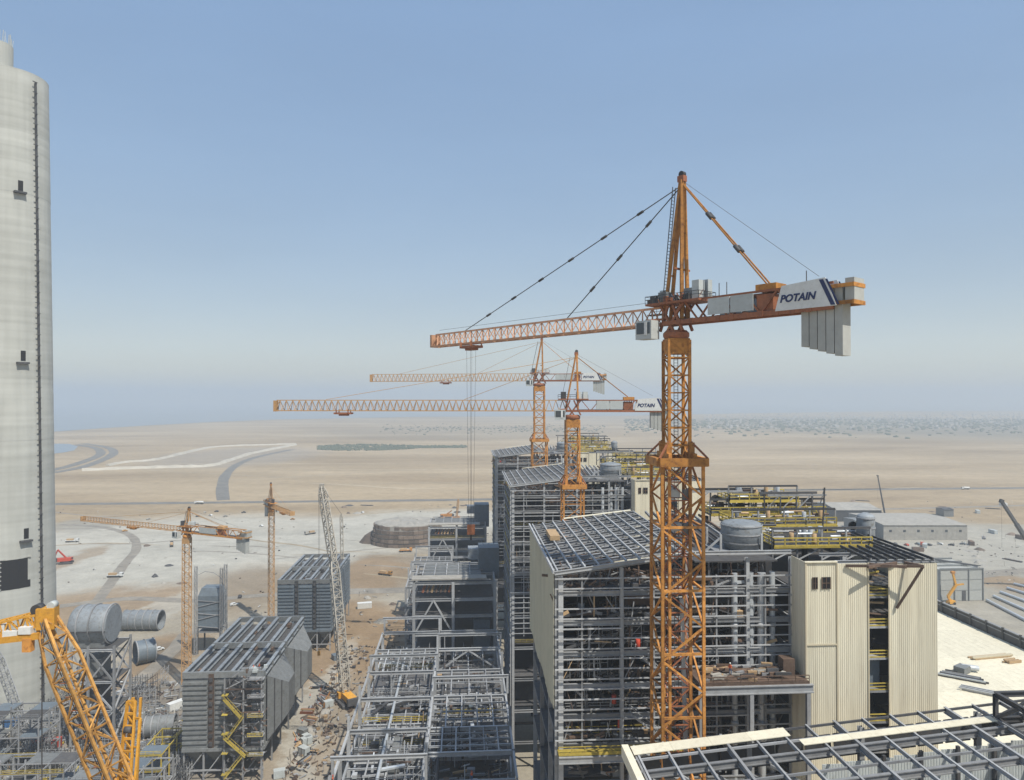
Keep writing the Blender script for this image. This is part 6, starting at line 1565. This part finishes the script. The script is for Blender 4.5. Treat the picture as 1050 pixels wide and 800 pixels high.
# scaffold-like pipe frames in the bottom left yard
def frame3(label, x0, y0, nx, ny, nz, sx, sy, sz, m, group=None, seed=1, z0=0):
    r2 = random.Random(seed); t = thing('steel_scaffold', (x0, y0, 0), label, 'scaffold', group)
    for i in range(nx + 1):
        for j in range(ny + 1): bar('post', t, (x0 + i * sx, y0 + j * sy, 0), (x0 + i * sx, y0 + j * sy, sz * nz + r2.uniform(0, 1.5)), .35, .35, m)
    for k in range(1, nz + 1):
        for j in range(ny + 1):
            for i in range(nx):
                bar('ledger', t, (x0 + i * sx, y0 + j * sy, k * sz), (x0 + (i + 1) * sx, y0 + j * sy, k * sz), .3, .35, m)
                if r2.random() < .4: bar('brace', t, (x0 + i * sx, y0 + j * sy, (k - 1) * sz), (x0 + (i + 1) * sx, y0 + j * sy, k * sz), .2, .2, m)
                if r2.random() < .5 and j < ny: bar('deck_board', t, (x0 + i * sx, y0 + (j + .5) * sy, k * sz + .25), (x0 + (i + 1) * sx, y0 + (j + .5) * sy, k * sz + .25), sy, .12, r2.choice(('grating', 'grating', 'casing_b', 'casing')))
        for i in range(nx + 1):
            for j in range(ny): bar('ledger', t, (x0 + i * sx, y0 + j * sy, k * sz), (x0 + i * sx, y0 + (j + 1) * sy, k * sz), .3, .35, m)
        if r2.random() < .8: handrail(t, [(x0, y0 - .2, k * sz + .2), (x0 + nx * sx, y0 - .2, k * sz + .2)], r2.choice(('yellow', m)), t=.1)
    return t
frame3('low grey steel frame at the bottom left edge below the chimney', -150, 215, 5, 2, 2, 7, 6, 6, 'steel', seed=1)
frame3('grey scaffold frame under the yellow boom at the bottom left', -112, 212, 4, 2, 2, 6, 6, 5.5, 'steel', seed=2)
frame3('grey steel frame at the chimney foot behind the yellow boom', -165, 238, 5, 2, 3, 6, 6, 6, 'steel', seed=3)
frame3('yellow-railed steel frame left of the near precipitator', -100, 228, 1, 3, 2, 7, 6, 5, 'yellow', seed=4)
p = G(47, 768); cabin(p, R(8), 'bright red container in the bottom left yard', None, 'red', (9, 3, 3))
p = G(10, 745); cabin(p, R(8), 'blue container at the left edge below the chimney', None, 'blue', (8, 3, 3))
# thin lattice boom against the chimney
a, b = P(-4, 668, 246), P(40, 790, 232)
t = thing('lattice_boom', (b.x, b.y, 0), 'thin pale grey lattice boom leaning in front of the chimney foot', 'crane boom')
d_ = (b - a); b = a + d_ * (a.z / (a.z - b.z)); boom(t, b, a, 1.2, 1.2, 2.2, 26, 'steel', .22, .14, True)
# yard litter farther out
far_g = 'piles scattered over the outer yard'
for (x0, x1, y0, y1, n) in ((840, 1050, 512, 530, 10), (1000, 1050, 545, 580, 5), (930, 1010, 558, 582, 12), (450, 520, 517, 545, 16), (330, 400, 515, 530, 5), (300, 350, 612, 640, 6), (100, 190, 548, 620, 5), (370, 430, 608, 640, 7)):
    for i in range(n):
        p = G(rnd.uniform(x0, x1), rnd.uniform(y0, y1)); far = p.y > 480
        if rnd.random() < .6: k_ = rnd.choice((('gravelgrey', 'low grey heap'), ('brownwall', 'low brown heap'), ('dsteel', 'low dark heap'))); heap(p, rnd.uniform(2, 6) if far else rnd.uniform(1.5, 4), rnd.uniform(.6, 2.2), k_[1] + ' scattered on the outer yard', far_g, k_[0])
        elif rnd.random() < .5: steel_stack(p, rnd.uniform(0, 3), 'stack of long steel scattered on the outer yard', far_g, ('dsteel', 'steel', 'primer'), 8, 14)
        else: cabin(p, rnd.uniform(0, 3), 'pale container scattered on the outer yard', far_g, rnd.choice(('white', 'panelgrey', 'primer')), (8, 3, 3))
# small far crane and red machines behind the round wall
p = G(468, 535); t = thing('crawler_crane', p, 'small far crane with thin orange boom behind the round wall', 'crane'); crawler_body(t, p, R(30), 'orange', 1.3); boom(t, p + Z * 3, P(470, 512, 690), 1, .8, 1.4, 10, 'tan_o', .3, .2, False)
p = G(456, 533); t = thing('piling_machine', p, 'orange tracked machine just behind the round wall', 'machine'); crawler_body(t, p, R(200), 'orange', 1.4); bar('boom_arm', t, p + Z * 4, p + Vector((7, 0, 9)), 1, 1, 'orange')
# orange mesh fence posts in the lane
p = G(332, 728); t = thing('orange_barrier', p, 'thin orange barrier posts in the lane beside the white boom crane', 'barrier')
for k in range(5): bar('post', t, p + Vector((0, k * 3, 0)), p + Vector((0, k * 3, 2.2)), .2, .2, 'orange')
for z in (.8, 1.5, 2.1): bar('tape', t, p + Z * z, p + Vector((0, 12, z)), .12, .35, 'orange')

ORD = 'first second third fourth fifth sixth seventh eighth ninth tenth eleventh twelfth thirteenth fourteenth fifteenth sixteenth seventeenth eighteenth nineteenth twentieth twenty-first twenty-second twenty-third twenty-fourth twenty-fifth twenty-sixth twenty-seventh twenty-eighth twenty-ninth thirtieth'.split()
for base, objs in LOOSE.items():
    if len(objs) < 2: continue
    objs.sort(key=lambda o: project(WP[o.name]))
    for i, o in enumerate(objs):
        o['label'] = base + (', leftmost of them' if i == 0 else ', rightmost of them' if i == len(objs) - 1 else ', %s from the left' % ORD[i] if i < 30 else ', number %d from the left' % (i + 1))
# fine site litter: planks, offcuts, rubble nobody could count
def litter(label, n, pos, m, smin, smax):
    b = MB()
    for _ in range(n):
        p = pos(); L = rnd.uniform(smin, smax); a = rnd.uniform(0, 3.14); q = rnd.random()
        if q < .6: b.bar(p + Z * rnd.uniform(.1, .5), p + Vector((math.cos(a) * L, math.sin(a) * L, rnd.uniform(.1, .7))), rnd.uniform(.12, .5), rnd.uniform(.1, .4))
        elif q < .9: b.box(p + Z * .25, (rnd.uniform(.4, 1.8), rnd.uniform(.4, 1.5), rnd.uniform(.3, 1.2)), a)
        else: b.bar(p, p + Vector((rnd.uniform(-.5, .5), 0, rnd.uniform(1.5, 4))), .15)
    return tag(b.build('site_litter', m, None, (0, 0, 0)), label, 'litter', kind='stuff')
def lane_pos():
    while True:
        p = Vector((rnd.uniform(-58, -29), rnd.uniform(200, 350), 0))
        if rnd.random() < .35 + .65 * abs((p.x + 42) / 14) ** 2: return p
def bl_pos():
    return G(rnd.uniform(-20, 192), rnd.uniform(700, 815))
for m_, n_ in (('primer', 260), ('steel', 170), ('dsteel', 260), ('brownwall', 300), ('timber', 110)):
    litter('scattered offcuts and rubble along the lane by the near precipitator', n_, lane_pos, m_, .4, 2.6)
for m_, n_ in (('primer', 300), ('steel', 700), ('dsteel', 450), ('lsteel', 300), ('gravelgrey', 300), ('casing_b', 120), ('yellow', 60), ('white', 30)):
    litter('scattered offcuts and rubble over the bottom left yard', n_, bl_pos, m_, .8, 6)
for m_ in ('steel', 'dsteel', 'lsteel'):
    b = MB()
    for _ in range(34):
        p = bl_pos(); nb = rnd.randint(2, 5); hh = rnd.uniform(3, 9); a = rnd.choice((0, 1.57, .3)); d2 = Vector((math.cos(a), math.sin(a), 0)) * 2
        for row in (Vector(), Vector((-d2.y, d2.x, 0)) * .8):
            for i in range(nb + 1): b.bar(p + row + d2 * i, p + row + d2 * i + Z * hh, .13)
            q = 1.2
            while q < hh: b.bar(p + row + Z * q, p + row + d2 * nb + Z * q, .12); q += 1.9
            b.bar(p + row, p + row + d2 * nb + Z * hh, .11)
    tag(b.build('tube_scaffolds', m_, None, (0, 0, 0)), 'thin tube scaffolding spread over the bottom left yard', 'scaffolding', kind='stuff')
yard_areas = ((60, 440, 522, 600), (440, 520, 515, 560), (720, 1050, 508, 600), (930, 1050, 555, 600), (250, 430, 606, 660))
def yard_pos():
    a = rnd.choice(yard_areas); return G(rnd.uniform(a[0], a[1]), rnd.uniform(a[2], a[3]))
for m_, n_ in (('gravelgrey', 220), ('dsteel', 110), ('primer', 110), ('white', 50)):
    litter('sparse stones and scrap over the pale yard', n_, yard_pos, m_, .8, 4)

# ------------------------------------------------------------------ haze
hz = MB(); hz.box((0, FAR / 2 - 300, 133), (2 * FAR + 200, FAR + 900, 268))
hm_ = bpy.data.materials.new('haze_air'); hm_.use_nodes = True; nt = hm_.node_tree; nt.nodes.clear()
vo = nt.nodes.new('ShaderNodeVolumePrincipled'); vo.inputs['Color'].default_value = (.645, .72, .79, 1); vo.inputs['Density'].default_value = 2.9e-4; vo.inputs['Anisotropy'].default_value = 0.1
ou = nt.nodes.new('ShaderNodeOutputMaterial'); nt.links.new(vo.outputs[0], ou.inputs['Volume'])
hb = hz.build('haze', hm_, None, (0, 0, 0)); tag(hb, 'thin pale dusty haze over the whole plain', 'haze', kind='stuff')
